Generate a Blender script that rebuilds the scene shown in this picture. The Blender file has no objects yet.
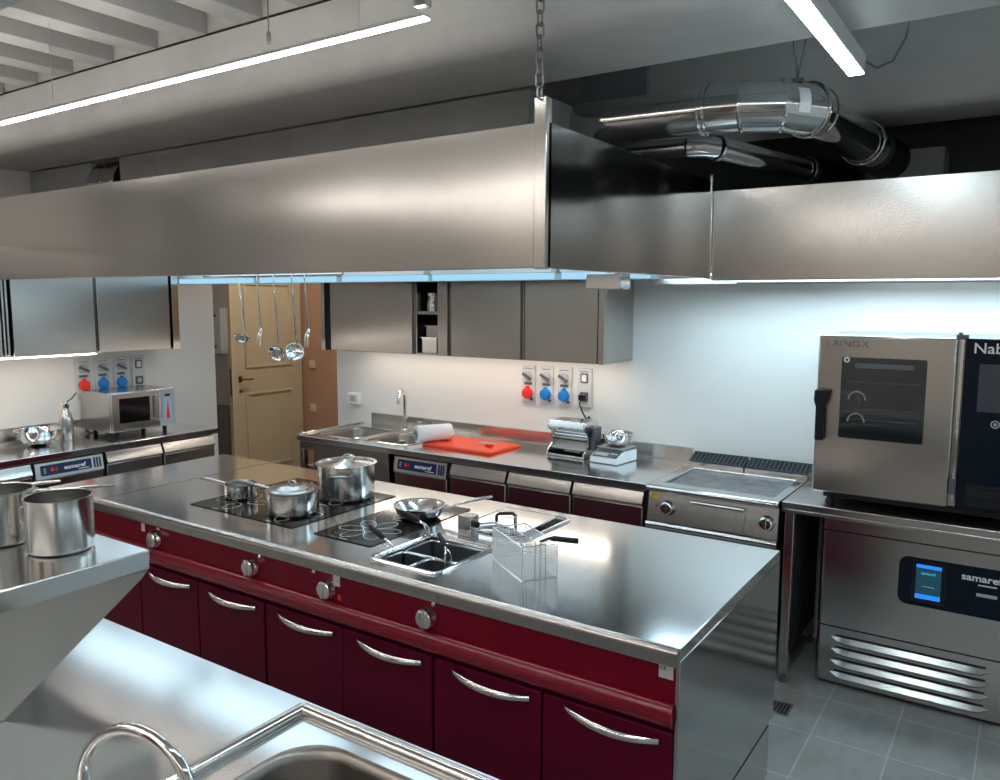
import bpy, bmesh, math, random
from mathutils import Vector, Matrix
random.seed(7)
S = bpy.context.scene
COL = S.collection
PI = math.pi

# ------------------------------------------------------------------ camera, world, exposure
cam_d = bpy.data.cameras.new('camera'); cam = bpy.data.objects.new('camera', cam_d); COL.objects.link(cam)
cam.location = (0, 0, 1.85)
Rr = ((0.83016426, 0.55750962, 0.00321386), (0.06641652, -0.09317125, -0.99343242), (-0.55354868, 0.82492554, -0.11437529))
r_, d_, f_ = [Vector(v) for v in Rr]
cam.matrix_world = Matrix(((r_.x, -d_.x, -f_.x, 0), (r_.y, -d_.y, -f_.y, 0), (r_.z, -d_.z, -f_.z, 1.85), (0, 0, 0, 1)))
cam_d.sensor_fit = 'HORIZONTAL'; cam_d.sensor_width = 36.0; cam_d.lens = 793.59 / 1000 * 36.0
cam_d.clip_start = 0.05; cam_d.clip_end = 60
S.camera = cam
w = bpy.data.worlds.new('world'); S.world = w; w.use_nodes = True
w.node_tree.nodes['Background'].inputs[0].default_value = (0.6, 0.7, 0.8, 1)
w.node_tree.nodes['Background'].inputs[1].default_value = 0.3
S.view_settings.view_transform = 'Standard'; S.view_settings.look = 'None'
S.view_settings.exposure = 0.2; S.view_settings.gamma = 1.0; S.view_settings.use_curve_mapping = False
S.cycles.use_denoising = True
S.cycles.max_bounces = 8; S.cycles.diffuse_bounces = 3; S.cycles.glossy_bounces = 5; S.cycles.transmission_bounces = 6
S.cycles.transparent_max_bounces = 12
S.cycles.caustics_reflective = True
S.cycles.sample_clamp_indirect = 4.0

# lamp strengths (radiance of the glowing faces) and colours
L_CEIL, L_UP, L_HOOD, L_BACKHOOD, L_CAB = 32.0, 26.0, 1.7, 14.5, 9.0
COOL = (0.80, 0.92, 1.0); NEUT = (1.0, 0.90, 0.78)
ICE = (0.62, 0.86, 1.0)
WHITE = (1.0, 0.955, 0.90)

# ------------------------------------------------------------------ materials
MATS = {}
def mat(name, base=(.5, .5, .5), rough=.5, metal=0., coat=0., emis=None, es=0., trans=0., ior=1.45, nodes=None, spec=None):
    if name in MATS: return MATS[name]
    m = bpy.data.materials.new(name); m.use_nodes = True
    nt = m.node_tree; b = nt.nodes['Principled BSDF']
    b.inputs['Base Color'].default_value = (*base, 1); b.inputs['Roughness'].default_value = rough
    b.inputs['Metallic'].default_value = metal; b.inputs['Coat Weight'].default_value = coat
    b.inputs['Coat Roughness'].default_value = .06
    b.inputs['Transmission Weight'].default_value = trans; b.inputs['IOR'].default_value = ior
    if spec is not None: b.inputs['Specular IOR Level'].default_value = spec
    if emis: b.inputs['Emission Color'].default_value = (*emis, 1); b.inputs['Emission Strength'].default_value = es
    if nodes: nodes(nt, b)
    MATS[name] = m
    return m
def ramp(nt, src, stops):
    r = nt.nodes.new('ShaderNodeValToRGB'); e = r.color_ramp.elements
    while len(e) < len(stops): e.new(.5)
    for i, (p, c) in enumerate(stops): e[i].position = p; e[i].color = (*c, 1)
    nt.links.new(src, r.inputs[0]); return r.outputs[0]
def noise(nt, scale=(1, 1, 1), s=5., detail=3., rough=.5):
    tc = nt.nodes.new('ShaderNodeTexCoord'); mp = nt.nodes.new('ShaderNodeMapping'); mp.inputs['Scale'].default_value = scale
    n = nt.nodes.new('ShaderNodeTexNoise'); n.inputs['Scale'].default_value = s; n.inputs['Detail'].default_value = detail
    n.inputs['Roughness'].default_value = rough
    nt.links.new(tc.outputs['Object'], mp.inputs[0]); nt.links.new(mp.outputs[0], n.inputs['Vector'])
    return n.outputs['Fac']
def rangev(nt, src, a, b):
    m = nt.nodes.new('ShaderNodeMapRange'); m.inputs[3].default_value = a; m.inputs[4].default_value = b
    nt.links.new(src, m.inputs[0]); return m.outputs[0]
def bump(nt, b, h, strength=.2, dist=.01):
    bp = nt.nodes.new('ShaderNodeBump'); bp.inputs['Strength'].default_value = strength; bp.inputs['Distance'].default_value = dist
    nt.links.new(h, bp.inputs['Height']); nt.links.new(bp.outputs[0], b.inputs['Normal'])
def brushed(axis_scale, r0, r1, bs=.06, wave=.0, aniso=0.):
    def f(nt, b):
        if aniso:
            tg = nt.nodes.new('ShaderNodeTangent'); tg.direction_type = 'RADIAL'; tg.axis = 'Z'
            nt.links.new(tg.outputs[0], b.inputs['Tangent']); b.inputs['Anisotropic'].default_value = aniso
        n = noise(nt, (.5, .5, .5), 3., 2.)
        nt.links.new(rangev(nt, n, r0, r1), b.inputs['Roughness'])
        if wave > 4:
            tc = nt.nodes.new('ShaderNodeTexCoord'); hs = []
            for sc_, ph, dr in ((.21, 1.0, 'X'), (.37, 2.2, 'X'), (.50, .4, 'Y')):
                wv = nt.nodes.new('ShaderNodeTexWave'); wv.wave_type = 'BANDS'; wv.bands_direction = dr; wv.wave_profile = 'SIN'
                wv.inputs['Scale'].default_value = sc_; wv.inputs['Distortion'].default_value = 0; wv.inputs['Phase Offset'].default_value = ph
                nt.links.new(tc.outputs['Object'], wv.inputs['Vector']); hs.append(wv.outputs['Fac'])
            ad = nt.nodes.new('ShaderNodeMath'); nt.links.new(hs[0], ad.inputs[0]); nt.links.new(hs[1], ad.inputs[1])
            ad2 = nt.nodes.new('ShaderNodeMath'); nt.links.new(ad.outputs[0], ad2.inputs[0]); nt.links.new(hs[2], ad2.inputs[1])
            bump(nt, b, ad2.outputs[0], 1.0, .0008 * wave)
    return f
STEEL = (.55, .525, .50)
steel_v = mat('brushed_steel_vertical', STEEL, .3, 1., nodes=brushed((3, 3, .06), .20, .255, .05, 2, .6))
steel_h = mat('brushed_steel_horizontal', STEEL, .3, 1., nodes=brushed((.06, .06, 3), .20, .255, .05, 1))
steel_hood = mat('hood_steel', (.58, .55, .52), .3, 1., nodes=brushed((.06, .06, 4), .20, .24, .05, 7, .75))
steel_top = mat('worktop_steel', (.80, .81, .815), .2, 1., nodes=brushed((.1, 3, 1), .12, .17, .05, 1))
steel_pot = mat('pot_steel', (.64, .63, .61), .19, 1.)
steel_dull = mat('dull_steel', (.50, .49, .47), .42, 1.)
chrome = mat('chrome', (.82, .82, .82), .07, 1.)
polished = mat('polished_steel', (.72, .71, .70), .12, 1.)
duct_steel = mat('duct_steel', (.66, .66, .66), .10, 1., nodes=brushed((1, 1, 1), .08, .14, .03, 10))
galv = mat('galvanised_steel', (.55, .56, .56), .35, 1.)
red = mat('crimson_enamel', (.155, .0004, .012), .27, 0., spec=.25)
red_rail = mat('crimson_rail_enamel', (.19, .0008, .018), .22, 0., coat=.35)
red_door = mat('crimson_door_enamel', (.095, .0004, .018), .4, 0., spec=.18)
black = mat('black_plastic', (.008, .008, .010), .4, spec=.3)
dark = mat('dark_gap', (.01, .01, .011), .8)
glass_black = mat('black_ceramic_glass', (.006, .005, .005), .08, 0., spec=.35)
navy = mat('navy_glass_panel', (.003, .008, .016), .18, 0., spec=.25)
mark = mat('white_print', (.75, .76, .78), .5)
white_pl = mat('white_plastic', (.78, .79, .80), .35)
grey_pl = mat('grey_plastic', (.42, .43, .45), .4)
dgrey_pl = mat('dark_grey_plastic', (.10, .10, .11), .4)
redcap = mat('red_plastic', (.85, .035, .02), .35)
bluecap = mat('blue_plastic', (.01, .20, .62), .35)
bluelab = mat('blue_label', (.005, .020, .085), .3)
board_m = mat('red_orange_polyethylene', (.90, .07, .018), .42)
towel_m = mat('paper_towel', (.82, .81, .80), .9)
cellar = mat('printed_wrap', (.75, .75, .77), .4)
griddle_m = mat('griddle_plate', (.30, .31, .32), .38, 1., nodes=lambda nt, b: (nt.links.new(ramp(nt, noise(nt, (1, 1, 1), 14, 6, .65), [(.35, (.38, .40, .41)), (.62, (.26, .27, .28)), (.75, (.12, .12, .12))]), b.inputs['Base Color']), nt.links.new(rangev(nt, noise(nt, (1, 1, 1), 9, 4), .25, .55), b.inputs['Roughness'])))
def plaster(c1, c2, s=1.6, bs=.12):
    def f(nt, b):
        nt.links.new(ramp(nt, noise(nt, (1, 1, 1), s, 6, .6), [(.3, c1), (.7, c2)]), b.inputs['Base Color'])
        bump(nt, b, noise(nt, (1, 1, 1), 22, 5, .6), bs, .01)
    return f
wall_m = mat('white_wall_paint', (.72, .70, .67), .6, nodes=plaster((.74, .72, .69), (.77, .75, .72), .8, .03))
wall_up = mat('shaded_upper_wall', (.05, .05, .052), .9, nodes=plaster((.035, .035, .037), (.07, .068, .066), 2))  # near-black colour stands for the unlit wall above the back hood
wall_warm = mat('ochre_corridor_paint', (.42, .24, .15), .7, nodes=plaster((.42, .24, .15), (.46, .28, .18), 1, .03))
beam_m = mat('grey_whitewash_beam', (.56, .55, .54), .8, nodes=plaster((.50, .49, .475), (.62, .61, .59), 2.2, .3))
joist_m = mat('painted_joist_wood', (.30, .30, .29), .8, nodes=plaster((.36, .355, .345), (.43, .42, .405), 3, .3))
ceil_m = mat('painted_ceiling_boards', (.42, .42, .41), .85, nodes=plaster((.46, .455, .44), (.55, .54, .52), 2.5, .3))
concrete = mat('grey_duct_board', (.16, .155, .15), .85, nodes=plaster((.20, .196, .19), (.26, .255, .248), 3, .2))
door_m = mat('cream_door_paint', (.48, .40, .27), .5, nodes=plaster((.46, .385, .255), (.50, .42, .28), 3, .05))
door_edge_m = mat('cream_door_edge_paint', (.62, .52, .34), .5)
brass = mat('aged_brass', (.20, .13, .06), .35, 1.)
paint_grey = mat('grey_dado_paint', (.36, .34, .32), .6)
glass_m = mat('oven_glass', (.02, .03, .035), .04, 0., coat=1., trans=.0)
tube_glow = lambda n, c, s: mat(n, (.8, .8, .8) if s > 2 else (.01, .01, .01), .4, spec=.1, emis=c, es=s)
def floor_nodes(nt, b):
    tc = nt.nodes.new('ShaderNodeTexCoord'); mp = nt.nodes.new('ShaderNodeMapping')
    mp.inputs['Location'].default_value = (0.08, -.12, 0)
    br = nt.nodes.new('ShaderNodeTexBrick'); br.offset = 0; br.squash = 1
    br.inputs['Scale'].default_value = 1; br.inputs['Brick Width'].default_value = .3; br.inputs['Row Height'].default_value = .365
    br.inputs['Mortar Size'].default_value = .0034; br.inputs['Mortar Smooth'].default_value = .3
    br.inputs['Color1'].default_value = (.27, .275, .27, 1); br.inputs['Color2'].default_value = (.31, .31, .30, 1); br.inputs['Mortar'].default_value = (.46, .46, .445, 1)
    nt.links.new(tc.outputs['Object'], mp.inputs[0]); nt.links.new(mp.outputs[0], br.inputs['Vector'])
    n = noise(nt, (1, .45, 1), 5, 6, .65)
    mx = nt.nodes.new('ShaderNodeMix'); mx.data_type = 'RGBA'; mx.blend_type = 'MULTIPLY'; mx.inputs[0].default_value = .8
    c = ramp(nt, n, [(.3, (.58, .64, .68)), (.5, (1, 1, 1)), (.68, (.80, .70, .62))])
    nt.links.new(br.outputs['Color'], mx.inputs[6]); nt.links.new(c, mx.inputs[7]); nt.links.new(mx.outputs[2], b.inputs['Base Color'])
    bump(nt, b, n, .15, .01); nt.links.new(rangev(nt, n, .28, .45), b.inputs['Roughness'])
floor_m = mat('stone_floor_tiles', (.2, .2, .2), .4, nodes=floor_nodes)

# ------------------------------------------------------------------ mesh helpers
class MB:
    def __init__(s): s.bm = bmesh.new()
    def box(s, x0, x1, y0, y1, z0, z1, M=None):
        xs = sorted((x0, x1)); ys = sorted((y0, y1)); zs = sorted((z0, z1))
        v = [s.bm.verts.new((x, y, z)) for x in xs for y in ys for z in zs]
        for f in ((0, 1, 3, 2), (4, 6, 7, 5), (0, 4, 5, 1), (2, 3, 7, 6), (0, 2, 6, 4), (1, 5, 7, 3)): s.bm.faces.new([v[i] for i in f])
        if M is not None: bmesh.ops.transform(s.bm, matrix=M, verts=v)
        return s
    def poly(s, pts, vec):
        """closed planar outline swept along vec"""
        vec = Vector(vec); a = [s.bm.verts.new(p) for p in pts]; b = [s.bm.verts.new(Vector(p) + vec) for p in pts]
        n = len(pts); s.bm.faces.new(a[::-1]); s.bm.faces.new(b)
        for i in range(n): s.bm.faces.new((a[i], a[(i + 1) % n], b[(i + 1) % n], b[i]))
        return s
    def tube(s, pts, r, n=10, caps=True, closed=False, sx=1.0, up=None):
        pts = [Vector(p) for p in pts]; rs = r if isinstance(r, (list, tuple)) else [r] * len(pts)
        rings = []; prev = None; N = len(pts)
        for i, p in enumerate(pts):
            if closed: t = (pts[(i + 1) % N] - pts[i - 1]).normalized()
            else: t = (pts[min(i + 1, N - 1)] - pts[max(i - 1, 0)]).normalized()
            if prev is None:
                u = Vector(up) if up else (Vector((0, 0, 1)) if abs(t.z) < .9 else Vector((1, 0, 0)))
            else: u = prev
            u = (u - t * u.dot(t)).normalized(); prev = u; v = t.cross(u)
            rings.append([s.bm.verts.new(p + (u * math.cos(a) + v * math.sin(a) * sx) * rs[i]) for a in [2 * PI * k / n for k in range(n)]])
        for i in range(N if closed else N - 1):
            A, B = rings[i], rings[(i + 1) % N]
            for k in range(n): s.bm.faces.new((A[k], A[(k + 1) % n], B[(k + 1) % n], B[k]))
        if caps and not closed: s.bm.faces.new(rings[0][::-1]); s.bm.faces.new(rings[-1])
        return s
    def lathe(s, prof, n=32, M=None, closed=False):
        """prof: (r, z) list; r==0 welds to a point"""
        rings = []; vs = []
        for r, z in prof:
            if r < 1e-6: v = s.bm.verts.new((0, 0, z)); rings.append([v]); vs.append(v)
            else:
                R = [s.bm.verts.new((r * math.cos(2 * PI * k / n), r * math.sin(2 * PI * k / n), z)) for k in range(n)]; rings.append(R); vs += R
        prs = list(zip(rings, rings[1:]))
        if closed: prs.append((rings[-1], rings[0]))
        for A, B in prs:
            for k in range(n):
                q = []
                for v in (A[k % len(A)], A[(k + 1) % len(A)], B[(k + 1) % len(B)], B[k % len(B)]):
                    if v not in q: q.append(v)
                if len(q) > 2: s.bm.faces.new(q)
        if M is not None: bmesh.ops.transform(s.bm, matrix=M, verts=vs)
        return s
    def plate(s, x0, x1, y0, y1, z0, z1, holes=()):
        """slab with rectangular through-holes (hx0,hx1,hy0,hy1)"""
        xs = sorted({x0, x1, *[h[0] for h in holes], *[h[1] for h in holes]}); ys = sorted({y0, y1, *[h[2] for h in holes], *[h[3] for h in holes]})
        def solid(i, j):
            if i < 0 or j < 0 or i >= len(xs) - 1 or j >= len(ys) - 1: return False
            cx = (xs[i] + xs[i + 1]) / 2; cy = (ys[j] + ys[j + 1]) / 2
            return not any(h[0] < cx < h[1] and h[2] < cy < h[3] for h in holes)
        V = {}
        def g(i, j, z):
            k = (i, j, z)
            if k not in V: V[k] = s.bm.verts.new((xs[i], ys[j], z))
            return V[k]
        for i in range(len(xs) - 1):
            for j in range(len(ys) - 1):
                if not solid(i, j): continue
                s.bm.faces.new((g(i, j, z1), g(i + 1, j, z1), g(i + 1, j + 1, z1), g(i, j + 1, z1)))
                s.bm.faces.new((g(i, j, z0), g(i, j + 1, z0), g(i + 1, j + 1, z0), g(i + 1, j, z0)))
                for (di, dj, a, b) in ((-1, 0, (i, j), (i, j + 1)), (1, 0, (i + 1, j + 1), (i + 1, j)), (0, -1, (i + 1, j), (i, j)), (0, 1, (i, j + 1), (i + 1, j + 1))):
                    if not solid(i + di, j + dj): s.bm.faces.new((g(*a, z0), g(*b, z0), g(*b, z1), g(*a, z1)))
        return s
    def merge(s, other, M=None):
        me = bpy.data.meshes.new('tmp'); other.bm.to_mesh(me)
        if M is not None: me.transform(M)
        s.bm.from_mesh(me); bpy.data.meshes.remove(me); return s
def rrect(x0, x1, y0, y1, r, n=5):
    pts = []
    for cx, cy, a0 in ((x1 - r, y0 + r, -PI / 2), (x1 - r, y1 - r, 0), (x0 + r, y1 - r, PI / 2), (x0 + r, y0 + r, PI)):
        for k in range(n + 1): a = a0 + PI / 2 * k / n; pts.append((cx + r * math.cos(a), cy + r * math.sin(a)))
    return pts
def wmat(o):
    m = Matrix.LocRotScale(o.location, o.rotation_euler, o.scale)
    return wmat(o.parent) @ m if o.parent else m
def obj(name, mb, m, parent=None, bev=0., smooth=True, world=True, seg=2, label=None, ang=35):
    """link the builder's mesh as one object; world=True: coordinates are world ones even under a parent"""
    bmesh.ops.recalc_face_normals(mb.bm, faces=mb.bm.faces)
    me = bpy.data.meshes.new(name); mb.bm.to_mesh(me); mb.bm.free()
    if parent and world: me.transform(wmat(parent).inverted())
    me.materials.append(m)
    o = bpy.data.objects.new(name, me); COL.objects.link(o)
    if parent: o.parent = parent
    if bev:
        b = o.modifiers.new('bevel', 'BEVEL'); b.width = bev; b.segments = seg; b.limit_method = 'ANGLE'; b.angle_limit = math.radians(40)
    if smooth:
        for p in me.polygons: p.use_smooth = True
        try: me.set_sharp_from_angle(angle=math.radians(ang))
        except Exception: pass
    if label: o['label'] = label
    return o
def tag(o, label, cat, group=None, kind=None):
    o['label'] = label; o['category'] = cat
    if group: o['group'] = group
    if kind: o['kind'] = kind
    return o
def thing(name, label, cat, loc=(0, 0, 0), rz=0, group=None):
    o = bpy.data.objects.new(name, None); COL.objects.link(o); o.location = loc; o.rotation_euler = (0, 0, rz)
    return tag(o, label, cat, group)
def struct(name, mb, m, **k):
    o = obj(name, mb, m, **k); o['kind'] = 'structure'; return o
def dup(root, loc, rz=None, label=None):
    r = root.copy(); COL.objects.link(r); r.location = loc
    if rz is not None: r.rotation_euler = (0, 0, rz)
    if label: r['label'] = label
    for ch in list(root.children):
        c = ch.copy(); COL.objects.link(c); c.parent = r
        for g in list(ch.children):
            d = g.copy(); COL.objects.link(d); d.parent = c
    return r
def text(name, s, size, loc, rot, m, parent, ext=.0006, sx=1., shear=0., bold=0., align='LEFT'):
    cu = bpy.data.curves.new(name, 'FONT'); cu.body = s; cu.size = size; cu.extrude = ext; cu.shear = shear; cu.offset = bold
    cu.align_x = align; cu.materials.append(m); cu.resolution_u = 3
    tmp = bpy.data.objects.new('tmp_text', cu); COL.objects.link(tmp)
    me = bpy.data.meshes.new_from_object(tmp, depsgraph=bpy.context.evaluated_depsgraph_get())
    bpy.data.objects.remove(tmp); bpy.data.curves.remove(cu)
    o = bpy.data.objects.new(name, me); COL.objects.link(o)
    M = Matrix.LocRotScale(Vector(loc), rot.to_quaternion() if isinstance(rot, Matrix) else rot, Vector((sx, 1, 1)))
    o.parent = parent; o.matrix_basis = wmat(parent).inverted() @ M
    return o
ROT_FRONT = Matrix(((1, 0, 0), (0, 0, -1), (0, 1, 0)))       # text facing -Y
ROT_LEFTWALL = Matrix(((0, 0, 1), (1, 0, 0), (0, 1, 0)))     # text facing +X, reading along +Y
T = Matrix.Translation
def RX(a): return Matrix.Rotation(a, 4, 'X')
def RY(a): return Matrix.Rotation(a, 4, 'Y')
def RZ(a): return Matrix.Rotation(a, 4, 'Z')

# ------------------------------------------------------------------ room shell
struct('floor', MB().box(-9.2, 2.6, -2.6, 6.0, -.1, 0), floor_m, smooth=False)
struct('wall_left', MB().box(-5.72, -5.52, -2.6, 4.06, 0, 3.05), wall_m, smooth=False)
struct('wall_back', MB().box(-4.53, 2.6, 4.45, 4.65, 0, 2.2), wall_m, smooth=False)
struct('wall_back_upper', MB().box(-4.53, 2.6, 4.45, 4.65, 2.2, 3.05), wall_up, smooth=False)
struct('wall_corridor_side', MB().box(-4.53, -4.40, 4.65, 5.8, 0, 3.05), wall_m, smooth=False)
struct('wall_corridor_far', MB().box(-9.2, -4.4, 5.8, 6.0, 0, 3.05), wall_warm, smooth=False)
struct('wall_corridor_panel', MB().box(-9.0, -6.45, 5.785, 5.8, 0, 3.04), wall_m, smooth=False)
struct('wall_corridor_left', MB().box(-9.2, -9.0, 3.8, 5.8, 0, 3.05), wall_m, smooth=False)
struct('wall_corridor_near', MB().box(-9.0, -5.72, 3.8, 4.06, 0, 3.05), wall_m, smooth=False)
struct('wall_right', MB().box(2.4, 2.6, -2.6, 4.45, 0, 3.05), wall_m, smooth=False)
struct('wall_near', MB().box(-5.52, 2.4, -2.6, -2.4, 0, 3.05), mat('warm_wall_paint', (.66, .60, .54), .6), smooth=False)
struct('added_pier_2', MB().box(-5.52, -5.44, -.3, .85, 1.01, 3.045), mat('added_pier_paint', (.16, .16, .17), .6), bev=.004)  # pier added out of view, a dark band for the hood to reflect
struct('added_pier_3', MB().box(-5.52, -5.40, -2.1, -1.85, 0, 3.045), mat('added_pier_paint'), bev=.004)  # narrow dark strip added out of view to break up the hood's reflections
struct('added_door', MB().box(-2.9, -1.9, -2.4, -2.36, 0, 2.5), mat('added_door_paint', (.10, .05, .03), .5), bev=.004)  # unseen door added so the steel has something dark to mirror
struct('added_pier_4', MB().box(-.1, .6, -2.4, -2.34, 0, 3.045), mat('added_pier_paint'), bev=.004)  # unseen pier added on the near wall for the steel reflections
struct('ceiling', MB().box(-9.2, 2.6, -2.6, 6.0, 3.045, 3.15), ceil_m, smooth=False)
def beam(y0, y1, z0, z1, r, name='ceiling_beam', x0=-5.52, x1=2.4):
    pr = [(x0, y0, z1), (x0, y0, z0 + r)] + [(x0, y0 + r - r * math.cos(a), z0 + r - r * math.sin(a)) for a in (PI / 8, PI / 4, 3 * PI / 8)] + [(x0, y0 + r, z0), (x0, y1, z0), (x0, y1, z1)]
    return struct(name, MB().poly(pr, (x1 - x0, 0, 0)), beam_m)
beam(2.20, 2.68, 2.66, 3.045, .09)
beam(3.86, 4.22, 2.66, 3.045, .06)
beam(.72, 1.17, 2.66, 3.045, .06)
beam(-1.2, -.75, 2.66, 3.045, .06)
for i in range(24):
    x = -5.19 + i * .35
    if x < 2.2:
        struct('ceiling_joist', MB().box(x, x + .13, 1.17, 2.2, 2.945, 3.045), joist_m, bev=.004, smooth=False)
t = thing('corridor_fill_lamp', 'added unseen round lamp filling the corridor behind the doorway with light', 'fill lamp', (-5.3, 5.0, 3.04))  # unseen lamp added to brighten the corridor and the open door
obj('base', MB().lathe([(0, 0), (.20, 0), (.20, -.03), (0, -.03)], 24, T((-5.3, 5.0, 3.045))), white_pl, t)
obj('shade', MB().lathe([(0, -.09), (.10, -.08), (.17, -.05), (.185, -.03), (0, -.03)], 24, T((-5.3, 5.0, 3.045))), tube_glow('corridor_fill_glow', (1, .92, .82), 60.), t)
struct('ceiling_crack_trim', MB().box(-5.52, 2.4, 2.192, 2.2, 2.940, 2.946), dark, smooth=False)
# corridor: dado panel, cabinet, open door
struct('trim_1', MB().box(-8.6, -7.62, 5.765, 5.785, 0, .62), paint_grey, bev=.01)
t = thing('electric_cabinet', 'pale grey wall cabinet hanging in the corridor beside the cream door', 'cabinet', (-7.75, 5.8, 1.2))
obj('case', MB().box(-7.88, -7.60, 5.68, 5.784, 1.215, 1.735), white_pl, t, bev=.01)
for z in (1.30, 1.65): obj('latch', MB().box(-7.76, -7.68, 5.665, 5.682, z - .012, z + .012), dgrey_pl, t)
# door leaf standing open
DX = -6.40
dl = thing('panelled_door', 'cream panelled door standing open behind the hanging ladles', 'door', (DX, 5.78, 0))
def panel_frame(y0, y1, z0, z1):
    m = MB(); wd = .028; x0, x1 = DX - .004, DX + .014
    m.box(x0, x1, y0, y0 + wd, z0, z1).box(x0, x1, y1 - wd, y1, z0, z1).box(x0, x1, y0 + wd, y1 - wd, z0, z0 + wd).box(x0, x1, y0 + wd, y1 - wd, z1 - wd, z1)
    return m
obj('leaf', MB().box(DX - .045, DX, 4.905, 5.78, .02, 2.12), door_m, dl, bev=.003)
obj('leaf_edge', MB().box(DX - .046, DX + .001, 4.895, 4.905, .02, 2.12), door_edge_m, dl)
obj('moulding', panel_frame(5.05, 5.64, 1.16, 2.0), door_m, dl, bev=.006)
obj('moulding', panel_frame(5.05, 5.64, .15, .92), door_m, dl, bev=.006)
obj('lever_handle', MB().tube([(DX, 4.985, 1.06), (DX + .05, 4.985, 1.06), (DX + .055, 5.0, 1.06), (DX + .055, 5.10, 1.055)], .009).box(DX, DX + .006, 4.965, 5.005, 1.03, 1.09), brass, dl)
obj('keyhole', MB().lathe([(0, 0), (.016, 0), (.016, .006), (0, .006)], 16, T((DX, 4.985, .94)) @ RY(PI / 2)), brass, dl)
obj('latch_plate', MB().box(DX - .035, DX - .012, 4.892, 4.896, .90, 1.16), brass, dl)
for z, wd in ((1.16, .08), (.70, .08)):
    tag(obj('wall_switch', MB().box(-6.30, -6.22, 5.785, 5.8, z - .04 - .0, z + .04).box(-6.28, -6.24, 5.78, 5.786, z - .015, z + .015), mat('cream_plastic', (.62, .5, .36), .4), bev=.004),
        'small cream switch plate on the ochre corridor wall, ' + ('the upper one beside the fork handle' if z > 1 else 'the lower one above the sink corner'), 'switch')

# ------------------------------------------------------------------ ceiling lights
def linear_light(p0, p1, wdt, label, glow, ht=.062, up=('uplight_diffuser', (1.0, .955, .90))):
    """aluminium profile between two points of its underside centre line, z = underside"""
    p0 = Vector(p0); p1 = Vector(p1); L = (p1 - p0).length; a = math.atan2(p1.y - p0.y, p1.x - p0.x)
    t = thing('linear_ceiling_light', label, 'ceiling light', p0, a, None)
    HT = ht
    obj('housing', MB().box(0, L, -wdt / 2 - .004, wdt / 2 + .004, .003, HT), white_pl, t, world=False, bev=.003)
    obj('diffuser', MB().box(.002, L - .002, -wdt / 2, wdt / 2, -.001, .004), glow, t, world=False)
    obj('top_diffuser', MB().box(.01, L - .01, -wdt * .35, wdt * .35, HT - .0005, HT + .0006), tube_glow(up[0], up[1], L_UP * (3.0 if 'cold' in up[0] else 1.2)), t, world=False)
    for u in (.25, L / 2, L - .25):
        obj('suspension_wire', MB().tube([(u, 0, HT), (u, 0, 3.04 - p0.z)], .0015, 6), galv, t, world=False)
    return t
gl = tube_glow('cool_led_diffuser', WHITE, L_CEIL)
linear_light((-5.3, 1.75, 2.6), (-1.415, 1.75, 2.6), .026, 'long white linear light hung along the beam at upper left', gl, .014)
linear_light((-.552, .2, 2.6), (-.552, 2.965, 2.6), .046, 'linear light running towards the back wall at upper right, above the bent duct', tube_glow('cold_led_diffuser', (.74, .92, 1.0), L_CEIL), up=('cold_uplight_diffuser', (.66, .88, 1.0)))
linear_light((-5.0, -.3, 2.6), (-.9, -.3, 2.6), .045, 'added unseen linear fill light behind the photographer, running across the room', gl)  # not seen, added to lift the light in the near room
linear_light((-4.6, -1.7, 2.6), (1.6, -1.7, 2.6), .046, 'added unseen linear fill light near the wall behind the photographer', gl)  # second light added out of view, more fill from behind
linear_light((1.4, .2, 2.6), (1.4, 2.965, 2.6), .046, 'added unseen linear fill light right of the picture over the empty aisle', tube_glow('cold_led_diffuser', (.74, .92, 1.0), L_CEIL), up=('cold_uplight_diffuser', (.66, .88, 1.0)))  # added out of view for cool fill from the right
t = thing('pull_cord', 'thin cord with a small grey weight hanging before the left beam', 'cord', (-2.11, 1.80, 2.67))
obj('cord', MB().tube([(-2.11, 1.80, 2.70), (-2.108, 1.80, 3.04)], .002, 6), dgrey_pl, t)
obj('weight', MB().lathe([(0, 0), (.006, 0), (.007, .03), (.003, .04), (0, .04)], 10, T((-2.11, 1.80, 2.665))), dgrey_pl, t)
tag(obj('power_cable', MB().tube([(-.54, 2.97, 2.65), (-.50, 3.03, 2.63), (-.46, 3.08, 2.66), (-.43, 3.12, 2.74), (-.42, 3.14, 2.85), (-.42, 3.15, 3.04)], .004, 8), dgrey_pl),
    'grey cable looping from the end of the right linear light up to the ceiling', 'cable')
tag(obj('light_bracket', MB().box(-1.45, -1.41, 1.735, 1.765, 2.632, 2.67).tube([(-1.385, 1.75, 2.66), (-1.35, 1.75, 2.70), (-1.33, 1.76, 2.78), (-1.33, 1.76, 3.04)], .005, 8), galv, bev=.003),
    'galvanised bracket and cable at the right end of the long left light', 'bracket')

# ------------------------------------------------------------------ extraction hood over the island
HX, HF, HB, HZ0, HZ1 = -1.29, 2.18, 3.70, 1.948, 2.395
hood = thing('extraction_hood', 'large brushed steel extraction hood hanging over the red cooking island', 'extraction hood', (-3.3, 2.9, HZ0))
obj('front_panel', MB().box(-5.5, HX - .045, HF, HF + .012, HZ0, HZ1).box(-5.5, HX - .045, HF + .012, HF + .035, HZ0, HZ0 + .01), steel_hood, hood, bev=.002)
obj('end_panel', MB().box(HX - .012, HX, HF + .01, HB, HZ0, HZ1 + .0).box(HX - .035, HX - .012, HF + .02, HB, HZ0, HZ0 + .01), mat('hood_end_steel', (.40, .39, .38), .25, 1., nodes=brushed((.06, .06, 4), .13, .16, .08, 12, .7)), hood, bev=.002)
obj('corner_post', MB().box(HX - .045, HX, HF - .006, HF + .03, HZ0 - .004, HZ1 + .075), steel_hood, hood, bev=.003)
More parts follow.
